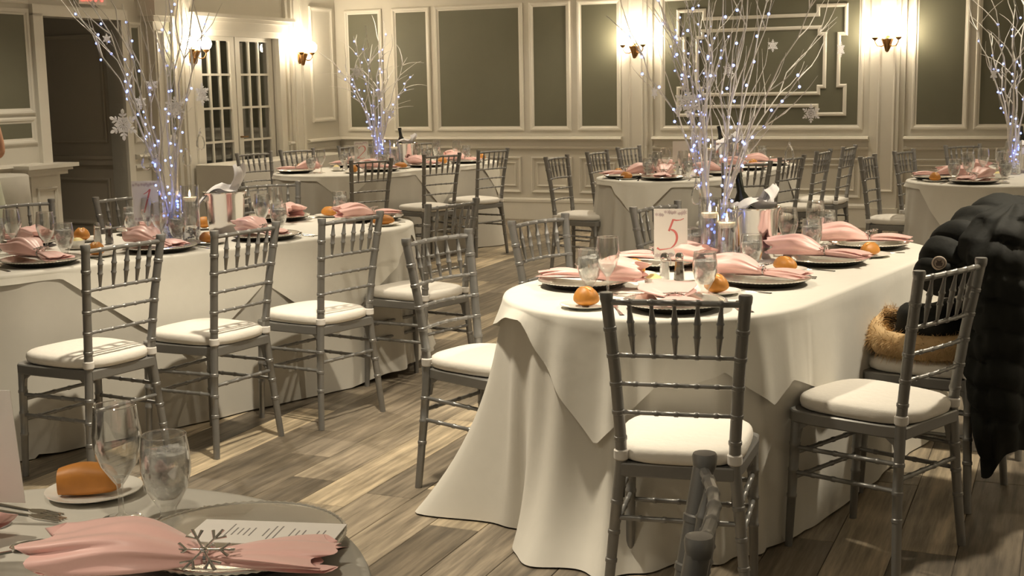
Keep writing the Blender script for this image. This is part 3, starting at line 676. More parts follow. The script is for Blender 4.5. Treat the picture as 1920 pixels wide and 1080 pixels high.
# ---------------------------------------------------------------- tableware prototypes
TT = 0.7572
def flake_mesh(size, thick, m, arms=6, seed=0):
    q = MB(); wd = size * 0.034
    def bar(a, r0, r1, w0, w1):
        c, s = math.cos(a), math.sin(a)
        q.prism([(c * r0 - s * w0, s * r0 + c * w0), (c * r0 + s * w0, s * r0 - c * w0), (c * r1 + s * w1, s * r1 - c * w1), (c * r1 - s * w1, s * r1 + c * w1)], -thick / 2, thick / 2)
    def leaf(cx, cy, a, l, wd_):
        c, s = math.cos(a), math.sin(a)
        pts = [(0, 0), (l * 0.4, wd_), (l * 0.75, wd_ * 0.9), (l, 0), (l * 0.75, -wd_ * 0.9), (l * 0.4, -wd_)]
        q.prism([(cx + x * c - y * s, cy + x * s + y * c) for x, y in pts], -thick / 2, thick / 2)
    R_ = size / 2
    for k in range(arms):
        a = 2 * PI * k / arms + PI / 2
        bar(a, R_ * 0.10, R_ * 0.72, wd * 0.55, wd * 0.5); leaf(R_ * 0.62 * math.cos(a), R_ * 0.62 * math.sin(a), a, R_ * 0.38, wd * 1.5)
        for s in (-1, 1):
            for r0, l in ((0.30, 0.26), (0.52, 0.30)): leaf(R_ * r0 * math.cos(a), R_ * r0 * math.sin(a), a + s * R(52), R_ * l, wd * 0.95)
        a2 = a + PI / arms; leaf(R_ * 0.14 * math.cos(a2), R_ * 0.14 * math.sin(a2), a2, R_ * 0.46, wd * 1.1)
    q.lathe([(R_ * 0.16, -thick / 2), (R_ * 0.16, thick / 2), (R_ * 0.06, thick / 2), (R_ * 0.06, -thick / 2), (R_ * 0.16, -thick / 2)], 12, close=False)
    return q
def charger_parts():
    pl = MB().lathe([(0, 0.0075), (0.100, 0.0075), (0.108, 0.010), (0.122, 0.019), (0.150, 0.0255), (0.158, 0.0260), (0.1585, 0.0245), (0.150, 0.0240), (0.120, 0.0168), (0.105, 0.0065), (0, 0.0055)], 56)
    un = MB().lathe([(0.0, 0.0), (0.112, 0.0), (0.120, 0.002), (0.152, 0.0175), (0.160, 0.0240), (0.150, 0.0238), (0.118, 0.0155), (0.105, 0.0055), (0, 0.0050)], 48)
    n = 72; vs = []; fs = []
    for k in range(n * 2):
        a = PI * k / n; rb = 0.0034 if k % 2 else 0.0016
        for j in range(6):
            t = 2 * PI * j / 6; vs.append(((0.1605 + rb * math.cos(t)) * math.cos(a), (0.1605 + rb * math.cos(t)) * math.sin(a), 0.0260 + rb * math.sin(t)))
    N = n * 2
    for k in range(N):
        for j in range(6): fs.append((k * 6 + j, ((k + 1) % N) * 6 + j, ((k + 1) % N) * 6 + (j + 1) % 6, k * 6 + (j + 1) % 6))
    return [P('plate', pl, 'silver_plate'), P('beaded_rim', MB().add(vs, fs), 'silver_plate'), P('underside', un, 'charger_black')]
CHARGER = charger_parts()
def napkin_mesh(seed):
    rr = random.Random(seed); p1, p2, p3 = [rr.random() * 6.28 for _ in range(3)]
    q = MB(); M = 56
    def sect(y, rx, rz, pl, sk=0.0, yj=0.0):
        row = []
        for k in range(M):
            a = 2 * PI * k / M
            f = 1 + pl * (math.cos(5 * a + p1 + y * 9) * 0.6 + math.cos(9 * a + p2 - y * 14) * 0.4)
            x = rx * f * math.cos(a) + sk; sn = math.sin(a); sn = math.copysign(abs(sn) ** 0.65, sn); z = rz * (1 + f * sn)
            row.append((x, y + yj * math.cos(3 * a + p3) + yj * 0.6 * math.cos(7 * a + p1), max(0.0, z)))
        return row
    sk = rr.uniform(-0.012, 0.012); body = []
    body.append(sect(-0.105, 0.014, 0.008, 0.1, sk)); body.append(sect(-0.15, 0.034, 0.016, 0.35, sk)); body.append(sect(-0.196, 0.052, 0.022, 0.30, sk, 0.012))
    for t in [k / 15 for k in range(16)]:
        y = -0.205 + 0.205 * t
        e = math.sin(min(1, (1 - t) / 0.55) * PI / 2)
        rx = 0.0145 + (0.050 - 0.006 * (1 - t)) * e; rz = 0.0105 + 0.026 * e * (0.72 + 0.28 * math.sin(PI * min(1, (1 - t) * 1.1)))
        body.append(sect(y, rx, rz, 0.10 + 0.10 * (1 - t), sk * (1 - t), 0.014 * (1 - t) ** 3))
    q.grid(body, True)
    tail = []
    for t in [k / 10 for k in range(11)]:
        y = 0.15 * t; e = math.sin(t * PI / 2)
        tail.append(sect(y, 0.0145 + 0.040 * e, 0.0105 + 0.004 * math.sin(PI * t) - 0.003 * t, 0.10 + 0.22 * t, -sk * t * 1.5, 0.012 * t ** 2))
    tail.append(sect(0.135, 0.040, 0.004, 0.35, -sk * 1.5, 0.010)); tail.append(sect(0.09, 0.016, 0.004, 0.1, -sk))
    q.grid(tail, True)
    return q
def wire_flake(size):
    q = MB(); R_ = size / 2
    for k in range(6):
        a = PI * k / 3 + PI / 6; c, s = math.cos(a), math.sin(a); q.tube([(0, 0, 0), (c * R_ * 0.6, s * R_ * 0.6, 0), (c * R_, s * R_, 0)], [0.0016, 0.0018, 0.0026], 6)
        for sg in (-1, 1):
            a2 = a + sg * R(42); x, y = c * R_ * 0.52, s * R_ * 0.52; q.tube([(x, y, 0), (x + math.cos(a2) * R_ * 0.40, y + math.sin(a2) * R_ * 0.40, 0)], [0.0014, 0.0024], 6)
    return q.sphere((0, 0, 0.001), 0.0055, 10, 6)
def ring_parts():
    q = MB(); pts = [(0.0185 * math.cos(a), 0, 0.0165 + 0.0155 * math.sin(a)) for a in [2 * PI * k / 24 for k in range(25)]]
    q.tube(pts, 0.0035, 6, False)
    fl = wire_flake(0.060); fl.xf(Matrix.Translation((0, 0.004, 0.037)) @ Matrix.Rotation(R(14), 4, 'X'))
    bd = MB()
    for k in range(7):
        a = 2 * PI * k / 6; rr = 0 if k == 6 else 0.013
        bd.sphere((rr * math.cos(a), 0, rr * math.sin(a)), 0.0034, 6, 4)
    bd.xf(Matrix.Translation((0, 0.005, 0.040)) @ Matrix.Rotation(R(14 - 90), 4, 'X'))
    return q, fl, bd
RQ, RF, RB = ring_parts()
RINGM = RQ.mesh('napkin_ring', 'cutlery_steel'); RFM = RF.mesh('snowflake', 'cutlery_steel'); RBM = RB.mesh('beads', 'crystal')
NAPK = [[('cloth', napkin_mesh(s).mesh('cloth', 'napkin_pink', True, 80), []), ('napkin_ring', RINGM, [('snowflake', RFM), ('beads', RBM)])] for s in (1, 2, 3, 4)]
def menu_parts():
    card = MB().box(-0.05, 0.05, -0.10, 0.13, 0, 0.0012)
    pr = MB(); r2 = random.Random(4); y = 0.105
    for k in range(16):
        hw = r2.uniform(0.012, 0.034)
        if k in (2, 6, 10): y -= 0.012; continue
        pr.box(-hw, hw, y, y + 0.0022, 0.00121, 0.00135); y -= 0.0095
    fl = []
    return [P('card', card, 'card_paper', False), P('print', pr, 'ink_grey', False)]
MENU = menu_parts()
BREADPLATE = [P('bread_plate', MB().lathe([(0, 0.0045), (0.052, 0.0045), (0.058, 0.006), (0.080, 0.0125), (0.0835, 0.0130), (0.0835, 0.0115), (0.058, 0.003), (0.050, 0.0), (0, 0.0)], 40), 'porcelain')]
def roll_parts(lx, ly, lz, seed, m, split=True):
    q = MB(); rows = []; S_ = 28; V = 16; r2 = random.Random(seed); a0, a1 = r2.random() * 6, r2.random() * 6
    for i in range(V + 1):
        th = PI * i / V; row = []
        for k in range(S_):
            a = 2 * PI * k / S_; x, y, z = math.sin(th) * math.cos(a), math.sin(th) * math.sin(a), -math.cos(th)
            e = 1 + 0.05 * math.sin(2 * a + a0) * math.sin(th) + 0.04 * math.sin(3 * a + a1)
            zz = 0.34 * (1 + z) if z < 0 else 0.34 + 0.66 * z
            if split and z > 0: zz -= 0.10 * math.exp(-(y / 0.10) ** 2) * z - 0.05 * math.exp(-((abs(y) - 0.28) / 0.16) ** 2) * z
            fl = 1 - 0.18 * max(0, -z) ** 2
            row.append((x * lx / 2 * e * fl, y * ly / 2 * e * fl, zz * lz))
        rows.append(row)
    q.grid(rows, True); parts = [P('crust', q, m, True, 80)]
    if split:
        c = MB(); rw = []
        for i in range(9):
            x = -0.27 * lx + 0.54 * lx * i / 8; w2 = ly * 0.085 * math.sin(PI * (i + 0.3) / 8.6)
            zt = lz * (0.34 + 0.66 * math.sqrt(max(0, 1 - (x / (lx * 0.5)) ** 2)))
            rw.append([(x, -w2, zt * 0.965), (x, -w2 * 0.4, zt * 0.955 + 0.0015), (x, w2 * 0.4, zt * 0.955 + 0.0015), (x, w2, zt * 0.965)])
        parts.append(P('split_top', c.grid(rw), 'bread_pale', True, 80))
    return parts
ROLLS = [roll_parts(0.088, 0.078, 0.062, 1, 'bread_crust'), roll_parts(0.115, 0.070, 0.052, 2, 'bread_crust'), roll_parts(0.112, 0.072, 0.050, 3, 'bread_brown'), roll_parts(0.078, 0.076, 0.058, 4, 'bread_crust')]
def goblet_parts():
    gl = MB().lathe([(0.034, 0.0), (0.034, 0.003), (0.016, 0.008), (0.012, 0.016), (0.015, 0.028), (0.022, 0.038), (0.034, 0.060), (0.0405, 0.088), (0.0408, 0.110), (0.0385, 0.132), (0.0362, 0.150), (0.0350, 0.150), (0.0372, 0.132), (0.0392, 0.110), (0.039, 0.088), (0.032, 0.062), (0.018, 0.044), (0, 0.041)], 28, close=False)
    wt = MB().lathe([(0, 0.042), (0.017, 0.046), (0.031, 0.063), (0.0382, 0.088), (0.0384, 0.108), (0.0370, 0.122), (0.030, 0.124), (0.0, 0.122)], 24)
    ic = MB(); r2 = random.Random(8)
    for k in range(9):
        c = MB().box(-0.009, 0.009, -0.009, 0.009, -0.008, 0.008)
        c.xf(Matrix.Translation((r2.uniform(-0.019, 0.019), r2.uniform(-0.019, 0.019), 0.070 + 0.0065 * k)) @ Matrix.Rotation(r2.random() * 3, 4, 'Z') @ Matrix.Rotation(r2.random() * 3, 4, 'X')); ic.add(c.v, c.f)
    q = ic.mesh('ice', 'iced_water', False)
    return [P('glass', gl, 'clear_glass', True, 60), P('water', wt, 'iced_water', True, 60, [('ice', q)])]
GOBLET = goblet_parts()
def rim(r, z): return MB().tube([(r * math.cos(2 * PI * k / 28), r * math.sin(2 * PI * k / 28), z) for k in range(29)], 0.0011, 5, False)  # thin bright ring added as the highlight along a glass edge
WINE = [P('glass', MB().lathe([(0.035, 0.0), (0.035, 0.002), (0.012, 0.006), (0.0048, 0.014), (0.0042, 0.044), (0.0055, 0.060), (0.014, 0.072), (0.030, 0.096), (0.0392, 0.128), (0.0398, 0.150), (0.0345, 0.196), (0.0333, 0.196), (0.0385, 0.150), (0.038, 0.128), (0.029, 0.098), (0.012, 0.076), (0, 0.072)], 28, close=False), 'clear_glass', True, 60, [('rim', rim(0.0339, 0.196).mesh('rim', 'crystal'))]),
        P('stem_glint', MB().lathe([(0, 0.0625), (0.0050, 0.064), (0.011, 0.0745), (0.0, 0.0715)], 14), 'crystal')]
GOBLET[0][2].append(('rim', rim(0.0356, 0.150).mesh('rim', 'crystal')))
def handle(q, y0, y1, w0, w1, z=0.0):
    n = 10; top = []; 
    rows = []
    for k in range(n + 1):
        t = k / n; y = y0 + (y1 - y0) * t; w_ = w0 + (w1 - w0) * t ** 1.5
        rows.append([(-w_, y, z), (-w_ * 0.6, y, z + 0.0024), (w_ * 0.6, y, z + 0.0024), (w_, y, z), (0, y, z - 0.0001)])
    q.grid(rows, True)
def cutlery():
    k = MB(); handle(k, 0.02, 0.115, 0.0045, 0.0080, 0.0003)
    k.prism([(-0.0045, 0.02), (0.0045, 0.02), (0.0085, -0.02), (0.009, -0.08), (0.004, -0.108), (-0.002, -0.112), (-0.0055, -0.05)], 0.0005, 0.0022)
    f = MB(); handle(f, -0.03, 0.105, 0.0035, 0.0085, 0.0003)
    f.prism([(-0.0035, -0.03), (0.0035, -0.03), (0.010, -0.045), (0.0115, -0.062), (-0.0115, -0.062), (-0.010, -0.045)], 0.001, 0.003)
    for i in range(4):
        x = -0.0098 + i * 0.00655; f.prism([(x - 0.0017, -0.060), (x + 0.0017, -0.060), (x + 0.0012, -0.100), (x - 0.0012, -0.100)], 0.0012, 0.0030)
    s = MB(); handle(s, -0.03, 0.095, 0.0035, 0.0080, 0.0003)
    rows = []
    for sc, z in ((0.0, 0.0006), (0.5, 0.0010), (0.85, 0.0040), (1.0, 0.0075), (0.94, 0.0078), (0.8, 0.0048), (0.45, 0.0022), (0, 0.0018)):
        rows.append([(0.0205 * sc * math.cos(a), -0.060 + 0.033 * sc * math.sin(a), z) for a in [2 * PI * i / 20 for i in range(20)]])
    s.grid(rows, True)
    return ([P('knife', k, 'cutlery_steel')], [P('fork', f, 'cutlery_steel')], [P('spoon', s, 'cutlery_steel')])
KNIFE, FORK, SPOON = cutlery()

# ---------------------------------------------------------------- place settings
cnt = [0]
def put(name, parts, p, rz, label, cat, group, z=None, scale=None):
    return spawn(name, parts, (p.x, p.y, TT if z is None else z), rz, label, cat, group, scale)
def setting(key, cpos, place, skip='', big=True, rz_nap=0.0, glass_at=None, roll=None, nap_scale=None):
    tr = TABLES[key]; c = Vector((cpos[0], cpos[1], 0)); ax = tr.axis(c); o = (c - ax).normalized(); i_ = -o; rt = Vector((i_.y, -i_.x, 0))  # diner looks along i_
    rz = math.atan2(o.y, o.x) - PI / 2; k = cnt[0]; cnt[0] += 1; rr = random.Random(100 + k)
    put('charger_plate', CHARGER, c, rz, 'silver beaded charger plate at the ' + place, 'charger', 'silver charger plates')
    if 'm' not in skip: put('menu_card', MENU, c + rt * rr.uniform(-0.01, 0.02), rz + rr.uniform(-0.1, 0.1), 'white printed menu card at the ' + place, 'menu card', 'menu cards', TT + 0.0298)
    put('folded_napkin', NAPK[k % 4], c, rz + rz_nap + rr.uniform(-0.12, 0.12), 'pink napkin in a snowflake ring at the ' + place, 'napkin', 'pink napkins', TT + 0.0312, nap_scale or 1.0 + rr.uniform(-0.04, 0.08))
    bpos = c - rt * 0.275 + i_ * 0.055
    if 'b' not in skip:
        put('bread_plate', BREADPLATE, bpos, rz, 'small white bread plate at the ' + place, 'plate', 'bread plates')
        ri = rr.randrange(4) if roll is None else roll
        put('bread_roll', ROLLS[ri], bpos, rz + rr.uniform(0, 3), 'golden bread roll at the ' + place, 'bread roll', 'bread rolls', TT + 0.0048)
    g, w_ = glass_at or ((0.12, 0.165), (0.205, 0.125))
    if 'g' not in skip: put('water_goblet', GOBLET, c + i_ * g[0] + rt * g[1], 0, 'goblet of iced water at the ' + place, 'goblet', 'water goblets')
    if 'w' not in skip: put('wine_glass', WINE, c + i_ * w_[0] + rt * w_[1], 0, 'empty stemmed wine glass at the ' + place, 'wine glass', 'wine glasses')
    if 'k' not in skip: put('table_knife', KNIFE, c + rt * 0.188 + i_ * 0.0, rz + rr.uniform(-0.06, 0.06), 'silver table knife at the ' + place, 'knife', 'table knives')
    if 's' not in skip: put('teaspoon', SPOON, c + rt * 0.222 + o * 0.01, rz + rr.uniform(-0.06, 0.06), 'silver teaspoon at the ' + place, 'spoon', 'spoons')
    if 'f' not in skip: put('dinner_fork', FORK, c - rt * 0.182, rz + rr.uniform(-0.06, 0.06), 'silver dinner fork at the ' + place, 'fork', 'dinner forks')
GA = ((0.10, 0.13), (0.17, 0.16))
for cp, pl, sk, ga, ro in [
    ((0.51, 4.035), 'near end place of table five', 'w', ((0.20, 0.13), (0.2, 0.1)), 0), ((0.255, 4.52), 'nearest left-hand place of table five', 'ks', ((0.085, 0.125), (0.16, 0.135)), 0),
    ((0.56, 4.98), 'middle left-hand place of table five', 'ksw', ((0.125, -0.05), (0.2, 0.1)), 3), ((0.88, 5.43), 'farthest left-hand place of table five', 'ks', None, 1),
    ((0.88, 4.50), 'nearest right-hand place of table five', 'w', None, 0), ((1.21, 4.98), 'middle right-hand place of table five', '', None, 1),
    ((1.50, 5.43), 'farthest right-hand place of table five', '', ((0.16, 0.10), (0.22, 0.02)), 1)]: setting('5', cp, pl, sk, glass_at=ga, roll=ro, nap_scale=(1.45, 0.95, 0.5) if 'near end' in pl else None)
for s, o_, pl, sk, ro in [(2.42, -5.18, 'leftmost near-side place of table one', 'k', 0), (2.97, -5.18, 'middle near-side place of table one', 'f', 3), (3.53, -5.18, 'rightmost near-side place of table one', 'f', 2),
    (4.38, -5.42, 'right end place of table one', 'w', 2), (2.65, -5.87, 'leftmost far-side place of table one', 's', 0), (3.32, -5.87, 'middle far-side place of table one', 'ks', 3), (4.10, -5.87, 'rightmost far-side place of table one', 'ks', 1)]:
    setting('1', T1p(s, o_), pl, sk, roll=ro)
def by_axis(key, d, side, rr=0.34):
    tr = TABLES[key]; p = tr.c0 + tr.u * d + tr.n * (side * rr); return (p.x, p.y)
def by_end(key, far, ang, rr=0.34):
    tr = TABLES[key]; c = tr.c1 if far else tr.c0; u = tr.u if far else -tr.u; p = c + (u * math.cos(R(ang)) + tr.n * math.sin(R(ang))) * rr; return (p.x, p.y)
for cp, pl, sk in [(by_axis('2', 0.18, 1), 'leftmost near-side place of table two', 's'), (by_axis('2', 0.78, 1), 'second near-side place of table two', 's'), (by_axis('2', 1.35, 1), 'rightmost near-side place of table two', 'sf'),
    (by_end('2', False, -42), 'left end place of table two', 's'), (by_axis('2', 0.50, -1), 'leftmost far-side place of table two', 'skf'), (by_axis('2', 1.05, -1), 'middle far-side place of table two', 'skf'), (by_end('2', True, -10), 'right end place of table two', 'skf')]:
    setting('2', cp, pl, sk)
for cp, pl, sk in [(by_end('6', False, -45), 'near left place of the back middle table', 's'), (by_end('6', False, 18), 'near end place of the back middle table', 's'), (by_axis('6', 0.42, -1), 'second left place of the back middle table', 'skf'),
    (by_axis('6', 1.05, -1), 'third left place of the back middle table', 'skf'), (by_axis('6', 0.25, 1), 'near right place of the back middle table', 's'), (by_axis('6', 0.85, 1), 'second right place of the back middle table', 's'), (by_axis('6', 1.42, 1), 'third right place of the back middle table', 'skf')]:
    setting('6', cp, pl, sk)
for cp, pl, sk in [(by_end('7', False, -75), 'nearest left place of the right back table', 's'), (by_axis('7', 0.48, -1), 'second left place of the right back table', 'skf'), (by_end('7', True, -35), 'far place of the right back table', 'skf'), (by_end('7', False, 0), 'near end place of the right back table', 'sk')]:
    setting('7', cp, pl, sk)

# ---------------------------------------------------------------- table centres
def digit(ch):
    """broad-nib strokes: list of polylines in a unit box (x 0..1, y 0..1.5), slanted like italic print"""
    def arc(cx, cy, rx, ry, a0, a1, n=16): return [(cx + rx * math.cos(R(a0 + (a1 - a0) * k / n)), cy + ry * math.sin(R(a0 + (a1 - a0) * k / n))) for k in range(n + 1)]
    if ch == '5': return [[(0.36, 0.86), (0.42, 1.15), (0.47, 1.42)], [(0.47, 1.40), (0.62, 1.37), (0.80, 1.38), (0.95, 1.46)], [(0.36, 0.86)] + arc(0.40, 0.46, 0.40, 0.47, 88, -62, 18) + [(0.40, 0.0), (0.10, -0.04), (-0.05, 0.05)]]
    if ch == '1': return [[(0.28, 1.12), (0.45, 1.22), (0.62, 1.42)], [(0.62, 1.42), (0.56, 0.9), (0.50, 0.45), (0.44, 0.0)]]
    if ch == '2': return [arc(0.48, 1.02, 0.36, 0.38, 165, -30, 18) + [(0.62, 0.62), (0.32, 0.25), (0.08, 0.04)], [(0.08, 0.05), (0.3, 0.10), (0.55, 0.01), (0.80, 0.03), (0.90, 0.14)]]
    return []
def number_card(ch, loc, rz, label, blank=False, lean=5, zb=0.04):
    root = ob('table_number_card', None, None, loc, (0, 0, rz)); tag(root, label, 'number card', 'table number cards')
    Wd, Hh = 0.125, 0.195; tilt = Matrix.Rotation(R(lean), 4, 'X')
    def lay(q): return q.xf(Matrix.Translation((0, 0, zb)) @ tilt)
    ob('card', lay(MB().box(-Wd / 2, Wd / 2, -0.0006, 0.0006, 0, Hh)).mesh('card', 'card_paper', False), root)
    h = MB().tube([(0.0, -0.004, 0.0), (0.0, -0.004, zb + 0.005)], 0.0016, 6)
    h.tube([(0.012 * math.cos(a) * 0.9, -0.004, zb + 0.015 + 0.012 * math.sin(a)) for a in [2 * PI * k / 20 for k in range(21)]], 0.0013, 5)
    h.tube([(0.030 * math.cos(a), 0.030 * math.sin(a), 0.0016) for a in [2 * PI * k / 24 for k in range(25)]], 0.0016, 5).tube([(-0.03, 0, 0.0016), (0.03, 0, 0.0016)], 0.0016, 5).tube([(0, 0.006, 0.0016), (0, 0.008, zb + 0.015)], 0.0013, 5)
    ob('wire_holder', h.mesh('wire_holder', 'wire'), root)
    if not blank:
        q = MB(); sc = 0.080
        for st in digit(ch):
            L_ = []; nib = Vector((math.cos(R(20)), math.sin(R(20))))
            pts = [Vector((x + 0.18 * y - 0.60, y)) * sc for x, y in st]
            for k, p in enumerate(pts):
                t = (pts[min(k + 1, len(pts) - 1)] - pts[max(k - 1, 0)]).normalized(); nn = Vector((-t.y, t.x)); wd = 0.0011 + 0.0034 * abs(nn.dot(nib))
                L_.append((p + nn * wd, p - nn * wd))
            q.grid([[(a.x, -0.0009, a.y + 0.042), (b.x, -0.0009, b.y + 0.042)] for a, b in L_])
        ob('numeral', lay(q).mesh('numeral', 'ink_pink', False), root)
        fk = flake_mesh(1.0, 0.02, None); r2 = random.Random(ord(ch)); 
        base = fk.v; pr = MB()
        for k in range(20):
            x = -0.052 + 0.104 * (k % 10) / 9 + r2.uniform(-0.003, 0.003); s = r2.uniform(0.013, 0.021); z = (0.012 if k < 10 else Hh - 0.012) + r2.uniform(-0.001, 0.012) * (1 if k < 10 else -1)
            pr.add([(x + a * s, -0.0008, z + b * s) for a, b, c in base], fk.f)
        o = ob('snowflake_print', lay(pr).mesh('snowflake_print', 'ink_lilac', False), root); o['kind'] = 'stuff'
    return root
def bucket_parts(seed, drape_kind):
    b = MB().lathe([(0, 0.004), (0.074, 0.004), (0.080, 0.0), (0.083, 0.006), (0.090, 0.06), (0.101, 0.185), (0.108, 0.195), (0.109, 0.202), (0.104, 0.204), (0.098, 0.19), (0.087, 0.06), (0.075, 0.02), (0, 0.015)], 40)
    hd = []
    for s in (-1, 1):
        hd.append(('handle', MB().tube([(s * 0.098, -0.012, 0.165), (s * 0.118, -0.012, 0.17), (s * 0.124, 0, 0.17), (s * 0.118, 0.012, 0.17), (s * 0.098, 0.012, 0.165)], 0.005, 8).mesh('handle', 'bucket_steel')))
    return [P('bucket', b, 'bucket_steel', True, 40, hd)]
BUCKET = bucket_parts(0, 0)
BOTTLE = [P('bottle', MB().lathe([(0, 0), (0.038, 0), (0.040, 0.01), (0.040, 0.17), (0.034, 0.20), (0.016, 0.235), (0.014, 0.29), (0.0165, 0.292), (0.0165, 0.312), (0, 0.313)], 24), 'bottle_dark')]
def linen_mesh(seed, peak):
    """napkin laid over a bucket rim with one end standing up"""
    r2 = random.Random(seed); q = MB(); rows = []; n = 22; m_ = 14; p0, p1 = r2.random() * 6, r2.random() * 6
    for i in range(n + 1):
        t = i / n; row = []
        # spine of the cloth
        if t < 0.3: x = -0.135 + 0.11 * (t / 0.3); z = 0.135 + 0.085 * math.sin(t / 0.3 * PI / 2)
        elif t < 0.62: f = (t - 0.3) / 0.32; x = -0.025 + 0.10 * f; z = 0.220 - 0.012 * math.sin(PI * f)
        else: f = (t - 0.62) / 0.38; x = 0.075 + 0.035 * math.sin(f * 2.2) - 0.012 * f; z = 0.220 + peak * f
        wd = (0.050 + 0.028 * math.sin(PI * min(1, t * 1.5))) * (1 if t < 0.75 else max(0.02, (1 - t) / 0.25) ** 0.7)
        for k in range(m_ + 1):
            v = 2 * k / m_ - 1; cr = 0.012 * math.cos(v * 7 + p0 + t * 5) + 0.008 * math.cos(v * 12 + p1)
            row.append((x + cr * 0.5 - (0.05 * v * v * (1 if t > 0.62 else 0)), v * wd, z + cr * (1 if t > 0.3 else 0.6) - 0.012 * v * v + 0.012))
        rows.append(row)
    q.grid(rows)
    back = [[(a + 0.003, b, c - 0.004) for a, b, c in r] for r in rows]
    q.grid(back); return q
LINEN = [[P('linen', linen_mesh(1, 0.10), 'white_linen', True, 80)], [P('linen', linen_mesh(2, 0.05), 'white_linen', True, 80)]]
def shaker(m):
    body = MB().lathe([(0, 0.002), (0.0195, 0.002), (0.0205, 0.006), (0.014, 0.078), (0.0, 0.078)], 8)
    cap = MB().lathe([(0.0145, 0.078), (0.0155, 0.080), (0.0150, 0.092), (0.010, 0.101), (0.0, 0.104)], 16)
    fill = MB().lathe([(0, 0.004), (0.0175, 0.004), (0.0185, 0.008), (0.0135, 0.068), (0, 0.068)], 8)
    return [P('glass', body, 'clear_glass', True, 20), P('cap', cap, 'cutlery_steel'), P('filling', fill, m, True, 20)]
SALT, PEPPER = shaker('salt'), shaker('pepper')
RAMEKIN = [P('cup', MB().lathe([(0, 0), (0.027, 0), (0.029, 0.003), (0.033, 0.034), (0.034, 0.036), (0.031, 0.036), (0.028, 0.028), (0, 0.026)], 28), 'porcelain'),
           P('butter', MB().lathe([(0, 0.024), (0.028, 0.027), (0.030, 0.033), (0.022, 0.040), (0.012, 0.047), (0.0, 0.049)], 16), 'butter')]
SAUCER = [P('saucer', MB().lathe([(0, 0.003), (0.04, 0.003), (0.046, 0.005), (0.064, 0.011), (0.066, 0.0115), (0.064, 0.009), (0.044, 0.002), (0.04, 0), (0, 0)], 32), 'porcelain')]
def candle_parts(h, lvl):
    gl = MB().lathe([(0.0, 0.002), (0.040, 0.0), (0.042, 0.004), (0.042, h), (0.0405, h), (0.0405, 0.008), (0, 0.008)], 32, close=False)
    wt = MB().lathe([(0, 0.009), (0.0395, 0.009), (0.0395, lvl), (0, lvl)], 24)
    gm = MB(); r2 = random.Random(5)
    for k in range(46):
        a = r2.random() * 6.28; rd = 0.034 * math.sqrt(r2.random()); gm.sphere((rd * math.cos(a), rd * math.sin(a), 0.014 + 0.0011 * k), r2.uniform(0.004, 0.007), 6, 4)
    cd_ = MB().lathe([(0, lvl - 0.012), (0.024, lvl - 0.010), (0.032, lvl + 0.004), (0.032, lvl + 0.009), (0.026, lvl + 0.009), (0.0, lvl + 0.007)], 24)
    fl_ = MB().lathe([(0, lvl + 0.012), (0.004, lvl + 0.015), (0.0052, lvl + 0.021), (0.0025, lvl + 0.033), (0, lvl + 0.041)], 10)
    wk = MB().tube([(0, 0, lvl + 0.006), (0, 0, lvl + 0.015)], 0.0012, 5)
    gem = gm.mesh('gems', 'ice_gems', True, 80)
    parts = [P('cylinder', gl, 'clear_glass', True, 50), P('water', wt, 'vase_water', True, 40), ('gems', gem, []), P('candle', cd_, 'candle_wax', True, 50, [('wick', wk.mesh('wick', 'bottle_dark')), ('flame', fl_.mesh('flame', 'flame'))])]
    return parts
CANDLE_T = candle_parts(0.265, 0.20); CANDLE_S = candle_parts(0.235, 0.165)
for ps in (CANDLE_T, CANDLE_S):
    pass
VASE = [P('vase', MB().lathe([(0, 0.002), (0.050, 0.0), (0.053, 0.004), (0.055, 0.23), (0.058, 0.24), (0.0565, 0.24), (0.0535, 0.23), (0.0515, 0.008), (0, 0.008)], 36, close=False), 'clear_glass', True, 50)]
gm = MB(); r2 = random.Random(6)
for k in range(60):
    a = r2.random() * 6.28; rd = 0.044 * math.sqrt(r2.random()); gm.sphere((rd * math.cos(a), rd * math.sin(a), 0.015 + 0.0010 * k), r2.uniform(0.005, 0.008), 6, 4)
VASE.append(('gems', gm.mesh('gems', 'ice_gems', True, 80), []))
BULB_IN = MB().sphere((0, 0, 0), 0.0055, 8, 6).mesh('bulb', 'led_deep')
BULB = MB().sphere((0, 0, 0), 0.0056, 8, 6).mesh('bulb', 'led_blue')  # bulbs drawn oversize so their shape takes in the glow
BULB_FAR = MB().sphere((0, 0, 0), 0.0078, 8, 6).mesh('bulb', 'led_blue')
def branch_poly(r2, tip, lean):
    """stem from inside the vase through its mouth to the tip offset (dx, dy, height)"""
    a = math.atan2(tip[1], tip[0]) + r2.uniform(-0.4, 0.4)
    b0 = Vector((-0.02 * math.cos(a), -0.02 * math.sin(a), 0.02)); lip = Vector((0.036 * math.cos(a), 0.036 * math.sin(a), 0.23)); tp = Vector(tip)
    pts = [b0, b0.lerp(lip, 0.5), lip]; n = 9; ctrl = Vector((tip[0] * 0.32, tip[1] * 0.32, 0.23 + (tip[2] - 0.23) * 0.55))
    for k in range(1, n + 1):
        t = k / n; p = lip * (1 - t) ** 2 + ctrl * 2 * t * (1 - t) + tp * t * t
        j = 0.016 * (0.4 + t); pts.append(p + Vector((r2.uniform(-j, j), r2.uniform(-j, j), r2.uniform(-j, j) * 0.5)))
    return pts
